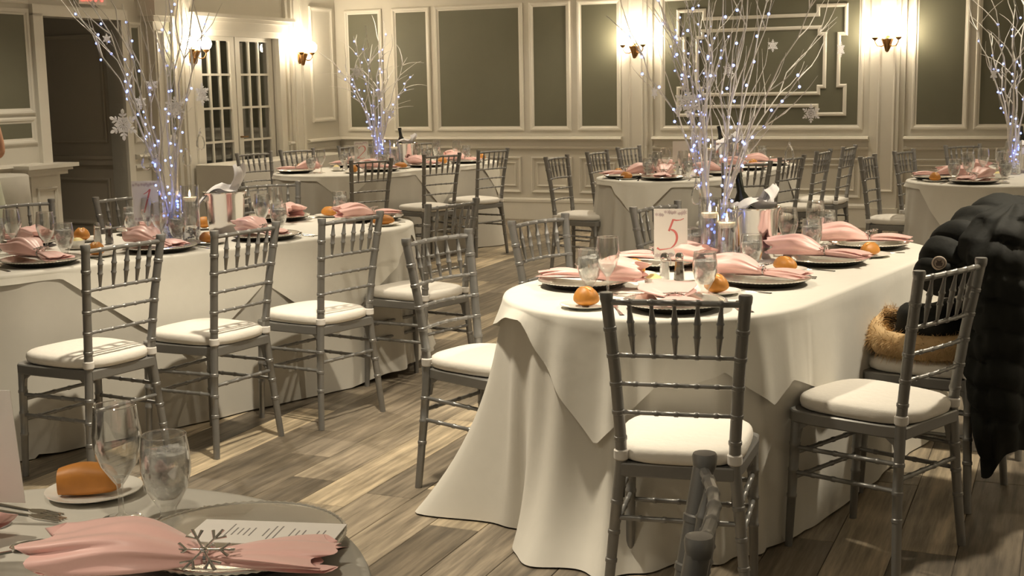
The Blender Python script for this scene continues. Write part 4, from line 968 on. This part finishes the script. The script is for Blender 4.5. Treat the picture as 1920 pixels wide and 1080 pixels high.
def twigs(q, r2, pts, rad, count, length, curl=0.0):
    n = len(pts)
    for _ in range(count):
        i = r2.randrange(4, n - 1); p = pts[i]; d = (pts[i + 1] - pts[i - 1]).normalized()
        sd = Vector((r2.uniform(-1, 1), r2.uniform(-1, 1), r2.uniform(-0.2, 0.5))); sd = (sd - d * sd.dot(d)).normalized()
        ln = length * r2.uniform(0.5, 1.2); tw = [p.copy()]; dr = (d + sd * r2.uniform(0.35, 0.8)).normalized()
        for k in range(6):
            dr = (dr + Vector((r2.uniform(-0.22, 0.22), r2.uniform(-0.22, 0.22), 0.10 - curl * 0.1)) + sd * curl * 0.18).normalized(); tw.append(tw[-1] + dr * ln / 6)
        q.tube(tw, [rad * 0.62 * (1 - 0.13 * k) for k in range(7)], 5)
def centrepiece(loc, tips, seed, label, lights, where, far=False, tw=4, rb=0.0052, curl=0.0):
    r2 = random.Random(seed); root = ob('branch_centrepiece', None, None, loc); tag(root, label, 'centrepiece', 'branch centrepieces')
    for pn, me, sb in VASE: ob(pn, me, root)
    polys = []
    for tip in tips:
        pts = branch_poly(r2, tip, 0); q = MB(); n = len(pts); rd = [rb * r2.uniform(0.8, 1.2) * (1 - 0.72 * k / (n - 1)) for k in range(n)]
        q.tube(pts, rd, 6); twigs(q, r2, pts, rd[3], tw, 0.30, curl); ob('branch', q.mesh('branch', 'branch_white', True, 70), root); polys.append(pts)
    sr = ob('string_lights', None, None, loc); tag(sr, 'blue-white fairy lights wound through the branches of ' + where, 'string lights', 'fairy lights')
    nb = lights; wire = []; bl = BULB_FAR if far else BULB
    seq = [polys[k] for k in r2.sample(range(len(polys)), min(len(polys), 7))]
    per = nb // len(seq)
    for pts in seq:
        run = []; t = 0.5 + r2.random()
        for k in range(per):
            t += (len(pts) - 2.0) / per * r2.uniform(0.55, 1.35)
            if t >= len(pts) - 1.05: break
            i = int(t); p = pts[i].lerp(pts[i + 1], t - i); an = k * 1.9; rr_ = r2.uniform(0.008, 0.030)
            p = p + Vector((rr_ * math.cos(an), rr_ * math.sin(an), r2.uniform(-0.01, 0.01))); run.append(p); ob('bulb', bl, sr, p)
        if len(run) > 1: wire.append(run)
    for k in range(14):
        a = r2.random() * 6.28; p = Vector((0.034 * math.cos(a), 0.034 * math.sin(a), r2.uniform(0.08, 0.24))); ob('bulb', BULB_IN, sr, p)
    q = MB()
    for run in wire: q.tube(run, 0.0009, 4)
    ob('wire', q.mesh('wire', 'wire'), sr)
    return polys
def tipset(lst, r2): return [(x, r2.uniform(-0.16, 0.16) if y is None else y, z) for x, y, z in lst]
rt_ = random.Random(77)
centrepiece((0.80, 5.06, TT), tipset([(-0.40, None, 0.95), (-0.33, None, 1.25), (-0.26, None, 1.05), (-0.20, None, 1.35), (-0.13, None, 1.15), (-0.07, None, 1.4), (-0.02, None, 1.2), (0.05, None, 1.4), (0.12, None, 1.25), (0.20, None, 1.4), (0.28, None, 1.2), (0.36, None, 1.35), (0.46, None, 1.15), (0.50, None, 0.95), (0.33, None, 0.75)], rt_), 5,
            'tall white branches in a glass vase on table five', 88, 'table five', tw=6, rb=0.0048)
centrepiece((-1.60, 6.13, TT), tipset([(-0.46, None, 1.15), (-0.40, None, 1.3), (-0.34, None, 1.0), (-0.26, None, 1.3), (-0.16, None, 1.1), (-0.08, None, 1.35), (0.0, None, 1.15), (0.06, None, 1.35), (0.14, None, 1.2), (0.22, None, 1.3), (0.27, None, 1.05)], rt_), 8,
            'tall white branches in a glass vase on table one', 84, 'table one', tw=4, rb=0.0062)
centrepiece((-1.16, 11.62, TT), tipset([(-0.36, None, 0.95), (-0.28, None, 0.9), (-0.20, None, 1.15), (-0.12, None, 1.05), (-0.05, None, 1.22), (0.02, None, 1.2), (0.08, None, 1.28), (0.16, None, 1.15), (0.26, None, 0.95), (0.30, None, 0.80)], rt_), 14,
            'curly white branches in a glass vase on table two', 75, 'table two', True, 4, 0.0085, 1.0)
centrepiece((1.50, 10.50, TT), tipset([(-0.30, None, 1.1), (-0.22, None, 1.25), (-0.14, None, 1.2), (-0.06, None, 1.3), (0.02, None, 1.3), (0.10, None, 1.25), (0.18, None, 1.2), (0.28, None, 1.1)], rt_), 17,
            'white branches in a glass vase on the back middle table', 75, 'the back middle table', True, 4, 0.007)
centrepiece((3.62, 9.40, TT), tipset([(-0.34, None, 1.1), (-0.26, None, 1.25), (-0.18, None, 1.0), (-0.10, None, 1.3), (0.0, None, 1.2), (0.10, None, 1.3), (0.2, None, 1.1)], rt_), 23,
            'white branches in a glass vase on the right back table', 40, 'the right back table', True, 4, 0.0085, 0.6)
# snowflake and crystal ornaments hung in the branches
FLK = [P('snowflake', flake_mesh(1.0, 0.03, None), 'flake_glitter', False)]
def flake(p, size, rz, label, tilt=0.0, group='snowflake ornaments'):
    o = spawn('snowflake_ornament', FLK, p, 0, label, 'snowflake', group); o.rotation_euler = (R(90), tilt, rz); o.scale = (size,) * 3
for p, s, rz, l in [((0.68, 5.0, 1.38), 0.115, 0.2, 'large white glitter snowflake at the left of the table five branches'), ((1.16, 5.05, 1.33), 0.075, -0.3, 'white glitter snowflake low at the right of the table five branches'),
    ((0.85, 5.1, 1.50), 0.06, 0.5, 'small white snowflake amid the lights of the table five branches'), ((1.02, 5.1, 1.59), 0.05, 0.3, 'small white snowflake high in the table five branches'),
    ((0.78, 4.95, 1.47), 0.075, 1.45, 'white snowflake seen edge-on in the table five branches'), ((0.56, 5.06, 1.42), 0.05, 0.9, 'small white snowflake at the far left of the table five branches'),
    ((1.27, 5.05, 1.57), 0.06, 0.8, 'white snowflake at the upper right of the table five branches'),
    ((-1.76, 6.0, 1.31), 0.145, -0.1, 'large white glitter snowflake at the left of the table one branches'), ((-1.52, 6.0, 1.385), 0.10, 0.4, 'white glitter snowflake in the middle of the table one branches'),
    ((-1.73, 6.2, 1.41), 0.07, 0.9, 'white snowflake behind the table one branches on the left'), ((-1.42, 6.12, 1.44), 0.11, 1.15, 'white snowflake turned sideways right of the table one branches'),
    ((-1.66, 6.15, 1.49), 0.06, 0.4, 'small white snowflake upper middle of the table one branches'), ((-1.84, 6.1, 1.70), 0.05, 0.9, 'small white snowflake high at the left of the table one branches'),
    ((-1.31, 11.45, 1.59), 0.13, 0.3, 'white snowflake at the left of the table two branches'), ((-1.12, 11.4, 1.40), 0.10, 0.0, 'white snowflake in the middle of the table two branches'),
    ((-1.03, 11.45, 1.23), 0.09, 0.4, 'white snowflake low at the right of the table two branches'), ((3.42, 9.3, 1.47), 0.09, 0.6, 'white snowflake in the right back table branches')]:
    flake(p, s, rz, l)
def crystal_parts():
    pts = []
    for k in range(29):
        a = 2 * PI * k / 28; x = 0.022 * math.sin(a) * (0.45 + 0.55 * (0.5 - 0.5 * math.cos(a)) ** 0.8); z = -0.048 + 0.036 * math.cos(a); pts.append((x, 0, z))
    q = MB().tube(pts, [0.0042 if k % 2 else 0.003 for k in range(29)], 6, False)
    return [P('drop', q, 'crystal'), P('bead', MB().sphere((0, 0, -0.006), 0.0065, 8, 6), 'crystal'), P('hook', MB().tube([(0, 0, -0.002), (0, 0, 0.012), (0.006, 0, 0.016)], 0.0008, 4), 'wire')]
CRY = crystal_parts()
for p, rz, l in [((0.71, 4.98, 1.08), 0.2, 'crystal drop ornament behind the card numbered five'), ((0.73, 5.06, 1.13), 0.8, 'crystal drop ornament above another on the table five branches'), ((1.09, 5.1, 1.22), 0.3, 'crystal drop ornament at the right of the table five branches'),
    ((-1.66, 5.98, 1.19), 0.1, 'leftmost crystal drop ornament above the card numbered one'), ((-1.63, 6.04, 1.175), 0.4, 'second crystal drop ornament above the card numbered one'), ((-1.49, 6.05, 1.20), 0.2, 'crystal drop ornament in the middle of the table one branches'), ((-1.44, 6.12, 1.27), 0.5, 'crystal drop ornament at the right of the table one branches'),
    ((3.59, 9.3, 1.2), 0.3, 'crystal drop ornament in the right back table branches')]:
    spawn('crystal_ornament', CRY, p, rz, l, 'ornament', 'crystal drop ornaments')
CANDLES = []
def candle(p, parts, label):
    spawn('candle_cylinder', parts, (p[0], p[1], TT), 0, label, 'candle', 'floating candles'); CANDLES.append(p)
candle((0.755, 4.93), CANDLE_T, 'floating candle in a tall glass cylinder right of the card numbered five')
candle((0.815, 4.90), CANDLE_S, 'shorter floating candle cylinder beside the table five ice bucket')
candle((-1.50, 6.10), CANDLE_T, 'floating candle in a glass cylinder beside the table one ice bucket')
candle((-1.02, 11.6), CANDLE_S, 'floating candle cylinder on table two'); candle((1.60, 10.42), CANDLE_S, 'floating candle cylinder on the back middle table')
number_card('5', (0.60, 4.87, TT), -0.18, 'white card with a pink numeral five')
number_card('1', (-1.745, 6.25, TT), 0.10, 'white card with a pink numeral one', zb=0.085)
number_card('2', (-1.30, 11.50, TT), 0.1, 'white card with a pink numeral two')
number_card('', (1.36, 10.42, TT), -0.1, 'plain white card on the back middle table', True)
def bucket(p, rz, li, which, bottle=True, lrz=0.0):
    c = Vector((p[0], p[1], 0))
    put('ice_bucket', BUCKET, c, rz, 'polished steel ice bucket on ' + which, 'ice bucket', 'ice buckets')
    if bottle: spawn('wine_bottle', BOTTLE, (p[0] - 0.012, p[1] + 0.02, TT + 0.028), 0, 'dark wine bottle standing in the ice bucket on ' + which, 'bottle', 'wine bottles', None, (R(-8), R(-8), 0))
    put('linen_napkin', LINEN[li], c, rz + lrz, 'white linen napkin draped over the ice bucket on ' + which, 'napkin', 'bucket napkins')
bucket((0.975, 5.21), 0.3, 1, 'table five'); bucket((-1.425, 6.50), 0.2, 0, 'table one', False); bucket((-0.93, 11.75), 0.0, 1, 'table two'); bucket((3.80, 9.55), 0.5, 0, 'the right back table'); bucket((1.78, 10.75), 0.4, 1, 'the back middle table')
def condiments(p, d, which):
    c = Vector((p[0], p[1], 0)); d = Vector((*d, 0)).normalized(); n = Vector((d.y, -d.x, 0)); rz = math.atan2(d.y, d.x)
    put('salt_shaker', SALT, c, rz, 'glass salt shaker with steel cap on ' + which, 'salt shaker', 'salt shakers')
    put('pepper_shaker', PEPPER, c + d * 0.052, rz, 'glass pepper shaker with steel cap on ' + which, 'pepper shaker', 'pepper shakers')
    s = c - d * 0.045 + n * 0.16
    put('saucer', SAUCER, s, rz, 'white saucer under the butter cup on ' + which, 'saucer', 'butter saucers')
    put('butter_cup', RAMEKIN, s - d * 0.012, rz, 'white cup of butter curls on ' + which, 'butter cup', 'butter cups', TT + 0.0032)
    put('butter_knife', KNIFE, s + d * 0.052, rz + 0.35, 'small butter knife on the butter saucer of ' + which, 'knife', 'butter knives', TT + 0.0118, 0.6)
condiments((0.545, 4.60), (1, 0.0), N5); condiments((-1.93, 6.06), (1, 0.1), N1); condiments((-1.42, 11.3), (1, 0), N2); condiments((1.28, 10.0), (1, 0), N6); condiments((3.42, 9.15), (1, 0), N7)

# ---------------------------------------------------------------- foreground table
V = Vector
put('charger_plate', CHARGER, V((-0.425, 1.925, 0)), 0.3, 'large silver beaded charger in the foreground', 'charger', 'silver charger plates')
put('menu_card', MENU, V((-0.40, 1.925, 0)), R(-99), 'printed menu card under the foreground pink napkin', 'menu card', 'menu cards', TT + 0.0298)
fgf = wire_flake(0.080).xf(Matrix.Translation((0.022, 0.0, 0.036)) @ Matrix.Rotation(R(48), 4, 'Y'))
FGN = [('cloth', napkin_mesh(9).mesh('cloth', 'napkin_pink', True, 80), []), ('napkin_ring', RINGM, [('snowflake', fgf.mesh('snowflake', 'cutlery_steel'))])]
put('folded_napkin', FGN, V((-0.445, 1.805, 0)), R(-93), 'pink napkin with silver snowflake ring on the foreground charger', 'napkin', 'pink napkins', TT + 0.0290, (1.15, 1.15, 0.78))
put('bread_plate', BREADPLATE, V((-0.745, 2.225, 0)), 0, 'white bread plate on the foreground table', 'plate', 'bread plates', None, 1.0)
def loaf():
    """half of a long roll standing on its cut side, blunt left end"""
    q = MB(); rows = []; n = 14; k_ = 20
    for i in range(n + 1):
        t = i / n; x = -0.052 + 0.104 * t; s = (0.80 + 0.20 * math.sin(PI * min(1, t * 1.15))) * (1 if t < 0.82 else max(0.12, math.cos((t - 0.82) / 0.18 * PI / 2)) ** 0.6)
        row = []
        for k in range(k_):
            a = 2 * PI * k / k_; ca, sa = math.cos(a), math.sin(a); e = (abs(ca) ** 3 + abs(sa) ** 3) ** (-1 / 3)
            y = 0.027 * ca * e * s; z = 0.027 * (1 + sa * e * s) if sa < 0 else 0.027 + 0.030 * sa * (0.8 + 0.2 * e) * s
            row.append((x, y, max(0.0, z - 0.027 * (1 - s) * 0.6)))
        rows.append(row)
    q.grid(rows, True); q.add(rows[0], [tuple(range(k_))]); q.add(rows[-1], [tuple(range(k_))])
    return [P('bread_roll', q, 'bread_brown', True, 50)]
put('bread_roll', loaf(), V((-0.748, 2.215, 0)), 0.12, 'halved brown bread roll on the foreground bread plate', 'bread roll', 'bread rolls', TT + 0.006, 1.0)
put('wine_glass', WINE, V((-0.655, 2.085, 0)), 0, 'empty wine glass on the foreground table', 'wine glass', 'wine glasses')
put('water_goblet', GOBLET, V((-0.572, 2.065, 0)), 0, 'goblet of iced water on the foreground table', 'goblet', 'water goblets')
number_card('', (-0.866, 2.07, TT), R(172), 'back of a plain white card at the left edge of the foreground', True, -6)
put('table_knife', KNIFE, V((-0.426, 2.115, 0)), R(-105), 'knife behind the foreground charger', 'knife', 'table knives', TT)
put('dinner_fork', FORK, V((-0.855, 2.155, 0)), R(62), 'dinner fork beside the foreground bread roll', 'fork', 'dinner forks', TT)
put('salad_fork', FORK, V((-0.845, 2.125, 0)), R(66), 'salad fork beside the foreground white card', 'fork', 'dinner forks', TT)
put('teaspoon', SPOON, V((-0.81, 1.925, 0)), R(120), 'spoon at the left edge of the foreground table', 'spoon', 'spoons', TT)
put('folded_napkin', NAPK[2], V((-1.03, 2.0, 0)), R(75), 'pink napkin at the left edge of the foreground table', 'napkin', 'pink napkins', TT, 1.0)
put('water_goblet', GOBLET, V((-0.835, 1.86, 0)), 0, 'goblet cut by the lower left corner of the foreground', 'goblet', 'water goblets')

# ---------------------------------------------------------------- black puffer coat with fur-trimmed hood, over the chair back
cf = R(142); fx = V((math.cos(cf), math.sin(cf), 0)); cl = V((1.675, 4.37, 0)) + fx * 0.225
MC = Matrix.Translation(cl) @ Matrix.Rotation(cf + PI / 2, 4, 'Z'); MCi = MC.inverted()
coat = ob('puffer_coat', None); coat.matrix_world = MC; tag(coat, 'black puffer coat with fur-trimmed hood hung over a chair back', 'coat')
def puff(p, amp, s): return amp * noise.noise(V(p) * s)
def coat_body():
    rows = []; nz = 96; na = 80
    key = [(0.26, 0.20, 0.075, 0.270, -0.03), (0.34, 0.25, 0.095, 0.275, -0.01), (0.50, 0.275, 0.115, 0.270, 0.0), (0.70, 0.285, 0.125, 0.262, 0.01), (0.85, 0.275, 0.125, 0.255, 0.02), (0.94, 0.240, 0.110, 0.250, 0.02), (1.00, 0.165, 0.080, 0.250, 0.01), (1.035, 0.05, 0.03, 0.25, 0.0)]
    def lerp(z):
        for a, b in zip(key, key[1:]):
            if z <= b[0] + 1e-9:
                f = (z - a[0]) / (b[0] - a[0]); f = f * f * (3 - 2 * f) * 0.5 + f * 0.5; return [a[i] + (b[i] - a[i]) * f for i in range(1, 5)]
        return key[-1][1:]
    for i in range(nz + 1):
        z = 0.26 + 0.775 * i / nz; hw, dp, yc, xc = lerp(z); row = []
        qz = abs(math.sin((z - 0.26) / 0.105 * PI))
        for k in range(na):
            a = 2 * PI * k / na; ca, sa = math.cos(a), math.sin(a); e = (abs(ca) ** 2.6 + abs(sa) ** 2.6) ** (-1 / 2.6)
            p = V((xc + hw * ca * e, yc + dp * sa * e, z)); m_ = 1.0; qq = 0.026 * (abs(math.sin((z - 0.26 + 0.22 * xc + 0.10 * ca * hw * 4 * (1 if sa < 0 else -1)) / 0.098 * PI)) ** 0.45 - 0.55)
            wv = qq + puff((ca * 2, sa * 2, z * 2.2), 0.035, 1.6) + puff((p.x, p.y, p.z), 0.012, 14)
            d = V((ca, sa, 0)); pz = z
            if i < 14: pz += -0.10 * max(0, ca) * (1 - i / 14) + 0.05 * math.sin(3 * a) * (1 - i / 14)
            row.append((xc + hw * ca * e * m_ + d.x * wv, yc + dp * sa * e * m_ + d.y * wv, pz + puff((p.x, p.y, 3), 0.012, 9)))
        rows.append(row)
    q = MB().grid(rows, True); q.add(rows[-1], [tuple(range(na))]); return q
ob('body', coat_body().mesh('body', 'puffer_black', True, 80), coat)
def sleeve(path, rad, quilt=0.075, sq=0.82, nz=72, na=32):
    path = [MCi @ V(p) for p in path]; rows = []; T = len(path) - 1
    for i in range(nz + 1):
        t = i / nz * T; k = min(int(t), T - 1); f = t - k
        p0, p1, p2, p3 = path[max(k - 1, 0)], path[k], path[k + 1], path[min(k + 2, T)]
        c = 0.5 * ((2 * p1) + (p2 - p0) * f + (2 * p0 - 5 * p1 + 4 * p2 - p3) * f * f + (3 * p1 - p0 - 3 * p2 + p3) * f ** 3)
        d = (p2 - p1).normalized(); sx = d.cross(V((0, 0, 1))).normalized(); up = sx.cross(d)
        r0 = rad[k] + (rad[k + 1] - rad[k]) * f; r0 *= 1 + 0.20 * (abs(math.sin(i / nz * PI * 6)) ** 0.45 - 0.6); row = []
        if i in (0, nz): r0 *= 0.55
        for j in range(na):
            a = 2 * PI * j / na; v = sx * math.cos(a) + up * math.sin(a) * sq; q = c + v * r0; row.append(q + v * puff(q, 0.02, 12))
        rows.append(row)
    q = MB().grid(rows, True); q.add(rows[0], [tuple(range(na))]); q.add(rows[-1], [tuple(range(na))]); return q
sl = ob('sleeve', sleeve([(1.86, 4.62, 0.95), (1.70, 4.50, 0.955), (1.56, 4.40, 0.915), (1.46, 4.33, 0.845), (1.41, 4.29, 0.775)], [0.10, 0.11, 0.105, 0.095, 0.088]).mesh('sleeve', 'puffer_black', True, 80), coat)
ob('sleeve', sleeve([(1.86, 4.66, 0.98), (1.95, 4.62, 0.93), (1.98, 4.52, 0.75), (1.95, 4.46, 0.52), (1.90, 4.44, 0.34)], [0.09, 0.105, 0.10, 0.09, 0.075]).mesh('sleeve', 'puffer_black', True, 80), coat)
# round badge on the sleeve
from mathutils.bvhtree import BVHTree
bn = V((-0.28, -0.92, 0.28)).normalized(); bv_ = BVHTree.FromPolygons([MC @ v.co for v in sl.data.vertices], [tuple(p.vertices) for p in sl.data.polygons])
bc = bv_.ray_cast(V((1.425, 4.31, 0.835)) + bn * 0.4, -bn)[0] or V((1.41, 4.23, 0.84))
bc = bc + bn * 0.004
bq = Matrix.Translation(bc) @ bn.to_track_quat('Z', 'Y').to_matrix().to_4x4()
bd_ = MB().lathe([(0, 0.004), (0.021, 0.004), (0.024, 0.001), (0.021, -0.03), (0, -0.03)], 24).xf(MCi @ bq)
bo = ob('badge', bd_.mesh('badge', 'badge_cream'), coat)
em = MB().lathe([(0.0155, 0.0042), (0.017, 0.0052), (0.0185, 0.0042)], 24, close=False); em.prism([(-0.009, -0.010), (0.009, -0.010), (0.011, 0.0), (0.006, 0.003), (0.009, 0.010), (0.0, 0.006), (-0.009, 0.010), (-0.006, 0.003), (-0.011, 0.0)], 0.0035, 0.0055)
ob('emblem', em.xf(MCi @ bq).mesh('emblem', 'badge_dark'), bo)
# hood lying on the seat and its fur edge
hd_ = MB(); hr = []
for i in range(17):
    th = PI * i / 16; row = []
    for k in range(32):
        a = 2 * PI * k / 32; x, y, z = math.sin(th) * math.cos(a), math.sin(th) * math.sin(a), -math.cos(th); p = V((1.49 + 0.155 * x, 4.50 + 0.115 * y, 0.60 + 0.095 * z))
        row.append(MCi @ (p + V((x, y, z)) * puff(p, 0.03, 11)))
    hr.append(row)
hood = ob('hood', hd_.grid(hr, True).mesh('hood', 'puffer_black', True, 80), coat)
fpath = [V(p) for p in ((1.40, 4.70, 0.60), (1.325, 4.66, 0.60), (1.285, 4.58, 0.575), (1.295, 4.49, 0.545), (1.36, 4.42, 0.54), (1.45, 4.375, 0.54), (1.54, 4.345, 0.55), (1.615, 4.345, 0.60), (1.66, 4.37, 0.69))]
def fur(cnt_, lo, hi, wid, seed, side):
    r2 = random.Random(seed); q = MB(); vs = []; fs = []
    for _ in range(cnt_):
        t = r2.random() * (len(fpath) - 1.001); k = int(t); c = fpath[k].lerp(fpath[k + 1], t - k); d = (fpath[k + 1] - fpath[k]).normalized()
        sx = d.cross(V((0, 0, 1))).normalized(); up = sx.cross(d); a = r2.uniform(0, 2 * PI) if side is None else r2.uniform(*side)
        nrm = sx * math.cos(a) + up * math.sin(a) * 0.85; r0 = 0.042
        b = c + nrm * r0 * r2.uniform(0.5, 1.0); dirv = (nrm * 0.8 + d * r2.uniform(-0.1, 0.9) + V((0, 0, -0.25)) + V((r2.uniform(-.35, .35), r2.uniform(-.35, .35), r2.uniform(-.35, .35)))).normalized(); ln = r2.uniform(lo, hi)
        s2 = dirv.cross(nrm); s2 = s2.normalized() if s2.length > 1e-4 else sx
        o_ = len(vs); vs += [MCi @ (b - s2 * wid), MCi @ (b + s2 * wid), MCi @ (b + dirv * ln * 0.6 + s2 * wid * 0.7 + V((0, 0, -0.003))), MCi @ (b + dirv * ln + V((0, 0, -0.008)))]; fs += [(o_, o_ + 1, o_ + 2), (o_, o_ + 2, o_ + 3)]
    q.add(vs, fs); return q
core = MB().tube([MCi @ p for p in fpath], [0.025, 0.038, 0.044, 0.044, 0.044, 0.044, 0.044, 0.042, 0.03], 12)
ft = ob('fur_trim', core.mesh('fur_trim', 'fur_tan', True, 80), hood)
hs = ob('fur_hairs', fur(9000, 0.022, 0.045, 0.0009, 2, None).mesh('fur_hairs', 'fur_tan', False), hood); hs['kind'] = 'stuff'
hs = ob('dark_fur_hairs', fur(1800, 0.03, 0.05, 0.0009, 3, (PI * 0.75, PI * 1.35)).mesh('dark_fur_hairs', 'fur_dark', False), hood); hs['kind'] = 'stuff'

# ---------------------------------------------------------------- guest at the left edge and the small draped table beside
ct = MB(); rows = []
for r_, z, wv in ((0.0, 0.866, 0), (0.26, 0.866, 0), (0.272, 0.858, 0), (0.276, 0.7, 0.004), (0.285, 0.35, 0.010), (0.30, 0.012, 0.018)):
    rows.append([((r_ + wv * math.sin(k * 9 * 2 * PI / 72)) * math.cos(2 * PI * k / 72), (r_ + wv * math.sin(k * 9 * 2 * PI / 72)) * math.sin(2 * PI * k / 72), z) for k in range(72)])
tag(ob('cocktail_table_cloth', ct.grid(rows, True).mesh('cocktail_table_cloth', 'cloth_under', True, 60), None, (-3.83, 9.62, 0)), 'pale floor-length cloth on a small round table at the left edge', 'tablecloth')
cto = ob('cocktail_table', None, None, (-3.83, 9.62, 0)); tag(cto, 'small round pedestal table hidden under a pale cloth at the left edge', 'table')
ob('tabletop', MB().lathe([(0, 0.835), (0.255, 0.835), (0.26, 0.85), (0.255, 0.862), (0, 0.862)], 32).mesh('tabletop', 'table_wood'), cto)
ob('pedestal', MB().lathe([(0, 0), (0.18, 0), (0.18, 0.015), (0.03, 0.04), (0.025, 0.835), (0, 0.835)], 20).mesh('pedestal', 'table_steel'), cto)
def skinned(name, verts, edges, radii, m, parent=None, root=0, sub=2):
    me = bpy.data.meshes.new(name); me.from_pydata([tuple(v) for v in verts], edges, []); o = ob(name, me, parent)
    md = o.modifiers.new('skin', 'SKIN'); md.use_smooth_shade = True
    sv_ = me.skin_vertices[0].data if me.skin_vertices else None
    if sv_ is None:
        bm = bmesh.new(); bm.from_mesh(me); ly = bm.verts.layers.skin.verify(); bm.to_mesh(me); bm.free(); sv_ = me.skin_vertices[0].data
    for i, r_ in enumerate(radii): sv_[i].radius = (r_, r_) if not hasattr(r_, '__len__') else r_; sv_[i].use_root = (i == root)
    sb = o.modifiers.new('sub', 'SUBSURF'); sb.levels = sub; sb.render_levels = sub
    me.materials.append(MATS[m]); return o
per = ob('person', None, None, (-3.795, 9.22, 0), (0, 0, R(-15))); tag(per, 'person in a pale dress with bent bare arm at the left edge', 'person')
J = [(0, 0, 0.95), (0, 0, 1.10), (0, 0, 1.28), (0, 0, 1.42), (0, -0.01, 1.50), (0, -0.02, 1.60), (0, -0.03, 1.68),
     (0.10, 0, 1.38), (0.165, 0.0, 1.36), (0.205, 0.02, 1.20), (0.225, 0.04, 1.045), (0.17, -0.07, 1.02), (0.08, -0.17, 1.02),
     (-0.10, 0, 1.38), (-0.165, 0, 1.36), (-0.19, 0.02, 1.20), (-0.20, 0.03, 1.06), (-0.19, -0.08, 0.93), (-0.18, -0.15, 0.85),
     (0.085, 0, 0.88), (0.09, -0.01, 0.50), (0.09, 0.0, 0.09), (0.10, -0.10, 0.03), (-0.085, 0, 0.88), (-0.09, -0.01, 0.50), (-0.09, 0.0, 0.09), (-0.10, -0.10, 0.03)]
Ed = [(0, 1), (1, 2), (2, 3), (3, 4), (4, 5), (5, 6), (2, 7), (7, 8), (8, 9), (9, 10), (10, 11), (11, 12), (2, 13), (13, 14), (14, 15), (15, 16), (16, 17), (17, 18), (0, 19), (19, 20), (20, 21), (21, 22), (0, 23), (23, 24), (24, 25), (25, 26)]
Rd = [(0.15, 0.11), (0.125, 0.095), (0.13, 0.10), (0.06, 0.055), 0.05, (0.075, 0.09), (0.07, 0.085), 0.06, 0.052, 0.045, 0.042, 0.037, 0.027, 0.06, 0.052, 0.045, 0.040, 0.034, 0.027, 0.085, 0.055, 0.036, 0.03, 0.085, 0.055, 0.036, 0.03]
skinned('body', J, Ed, Rd, 'skin', per)
for base, d in (((0.08, -0.17, 1.02), V((-0.6, -0.8, 0))), ((-0.18, -0.15, 0.85), V((0.1, -0.5, -0.85)))):
    d = d.normalized(); sx = d.cross(V((0, 0, 1))).normalized(); b = V(base); vs = [b, b + d * 0.08]; es = [(0, 1)]; rd = [0.026, 0.03]
    for k, (off_, ln) in enumerate(((-0.027, 0.062), (-0.009, 0.072), (0.009, 0.068), (0.027, 0.052))):
        i0 = len(vs); vs += [b + d * 0.095 + sx * off_, b + d * (0.095 + ln * 0.5) + sx * off_ + V((0, 0, -0.008)), b + d * (0.095 + ln) + sx * off_ + V((0, 0, -0.024))]; es += [(1, i0), (i0, i0 + 1), (i0 + 1, i0 + 2)]; rd += [0.0095, 0.009, 0.0075]
    i0 = len(vs); vs += [b + d * 0.03 + sx * 0.035, b + d * 0.07 + sx * 0.055 + V((0, 0, -0.01))]; es += [(0, i0), (i0, i0 + 1)]; rd += [0.011, 0.009]
    skinned('hand', vs, es, rd, 'skin', per, 0, 2)
dr_rows = []
for z, a, b in ((0.42, 0.26, 0.22), (0.60, 0.235, 0.195), (0.80, 0.205, 0.165), (0.93, 0.185, 0.145), (1.05, 0.145, 0.115), (1.15, 0.145, 0.115), (1.28, 0.165, 0.125), (1.37, 0.145, 0.105), (1.40, 0.10, 0.08)):
    dr_rows.append([(a * math.cos(t), b * math.sin(t), z) for t in [2 * PI * k / 36 for k in range(36)]])
ob('dress', MB().grid(dr_rows, True).mesh('dress', 'dress_pale', True, 80), per)
hr_ = MB().sphere((0, 0.015, 1.665), (0.092, 0.10, 0.115), 20, 14).sphere((0, 0.06, 1.55), (0.08, 0.055, 0.12), 16, 10)
ob('hair', hr_.mesh('hair', 'hair_brown', True, 80), per)
face = MB().sphere((-0.03, -0.112, 1.645), (0.010, 0.007, 0.007), 8, 6).sphere((0.03, -0.112, 1.645), (0.010, 0.007, 0.007), 8, 6)
ob('eyes', face.mesh('eyes', 'bottle_dark', True, 80), per)
ob('mouth', MB().sphere((0, -0.108, 1.565), (0.022, 0.008, 0.006), 10, 6).mesh('mouth', 'napkin_pink', True, 80), per)
ob('nose', MB().sphere((0, -0.122, 1.612), (0.012, 0.014, 0.020), 10, 8).mesh('nose', 'skin', True, 80), per)
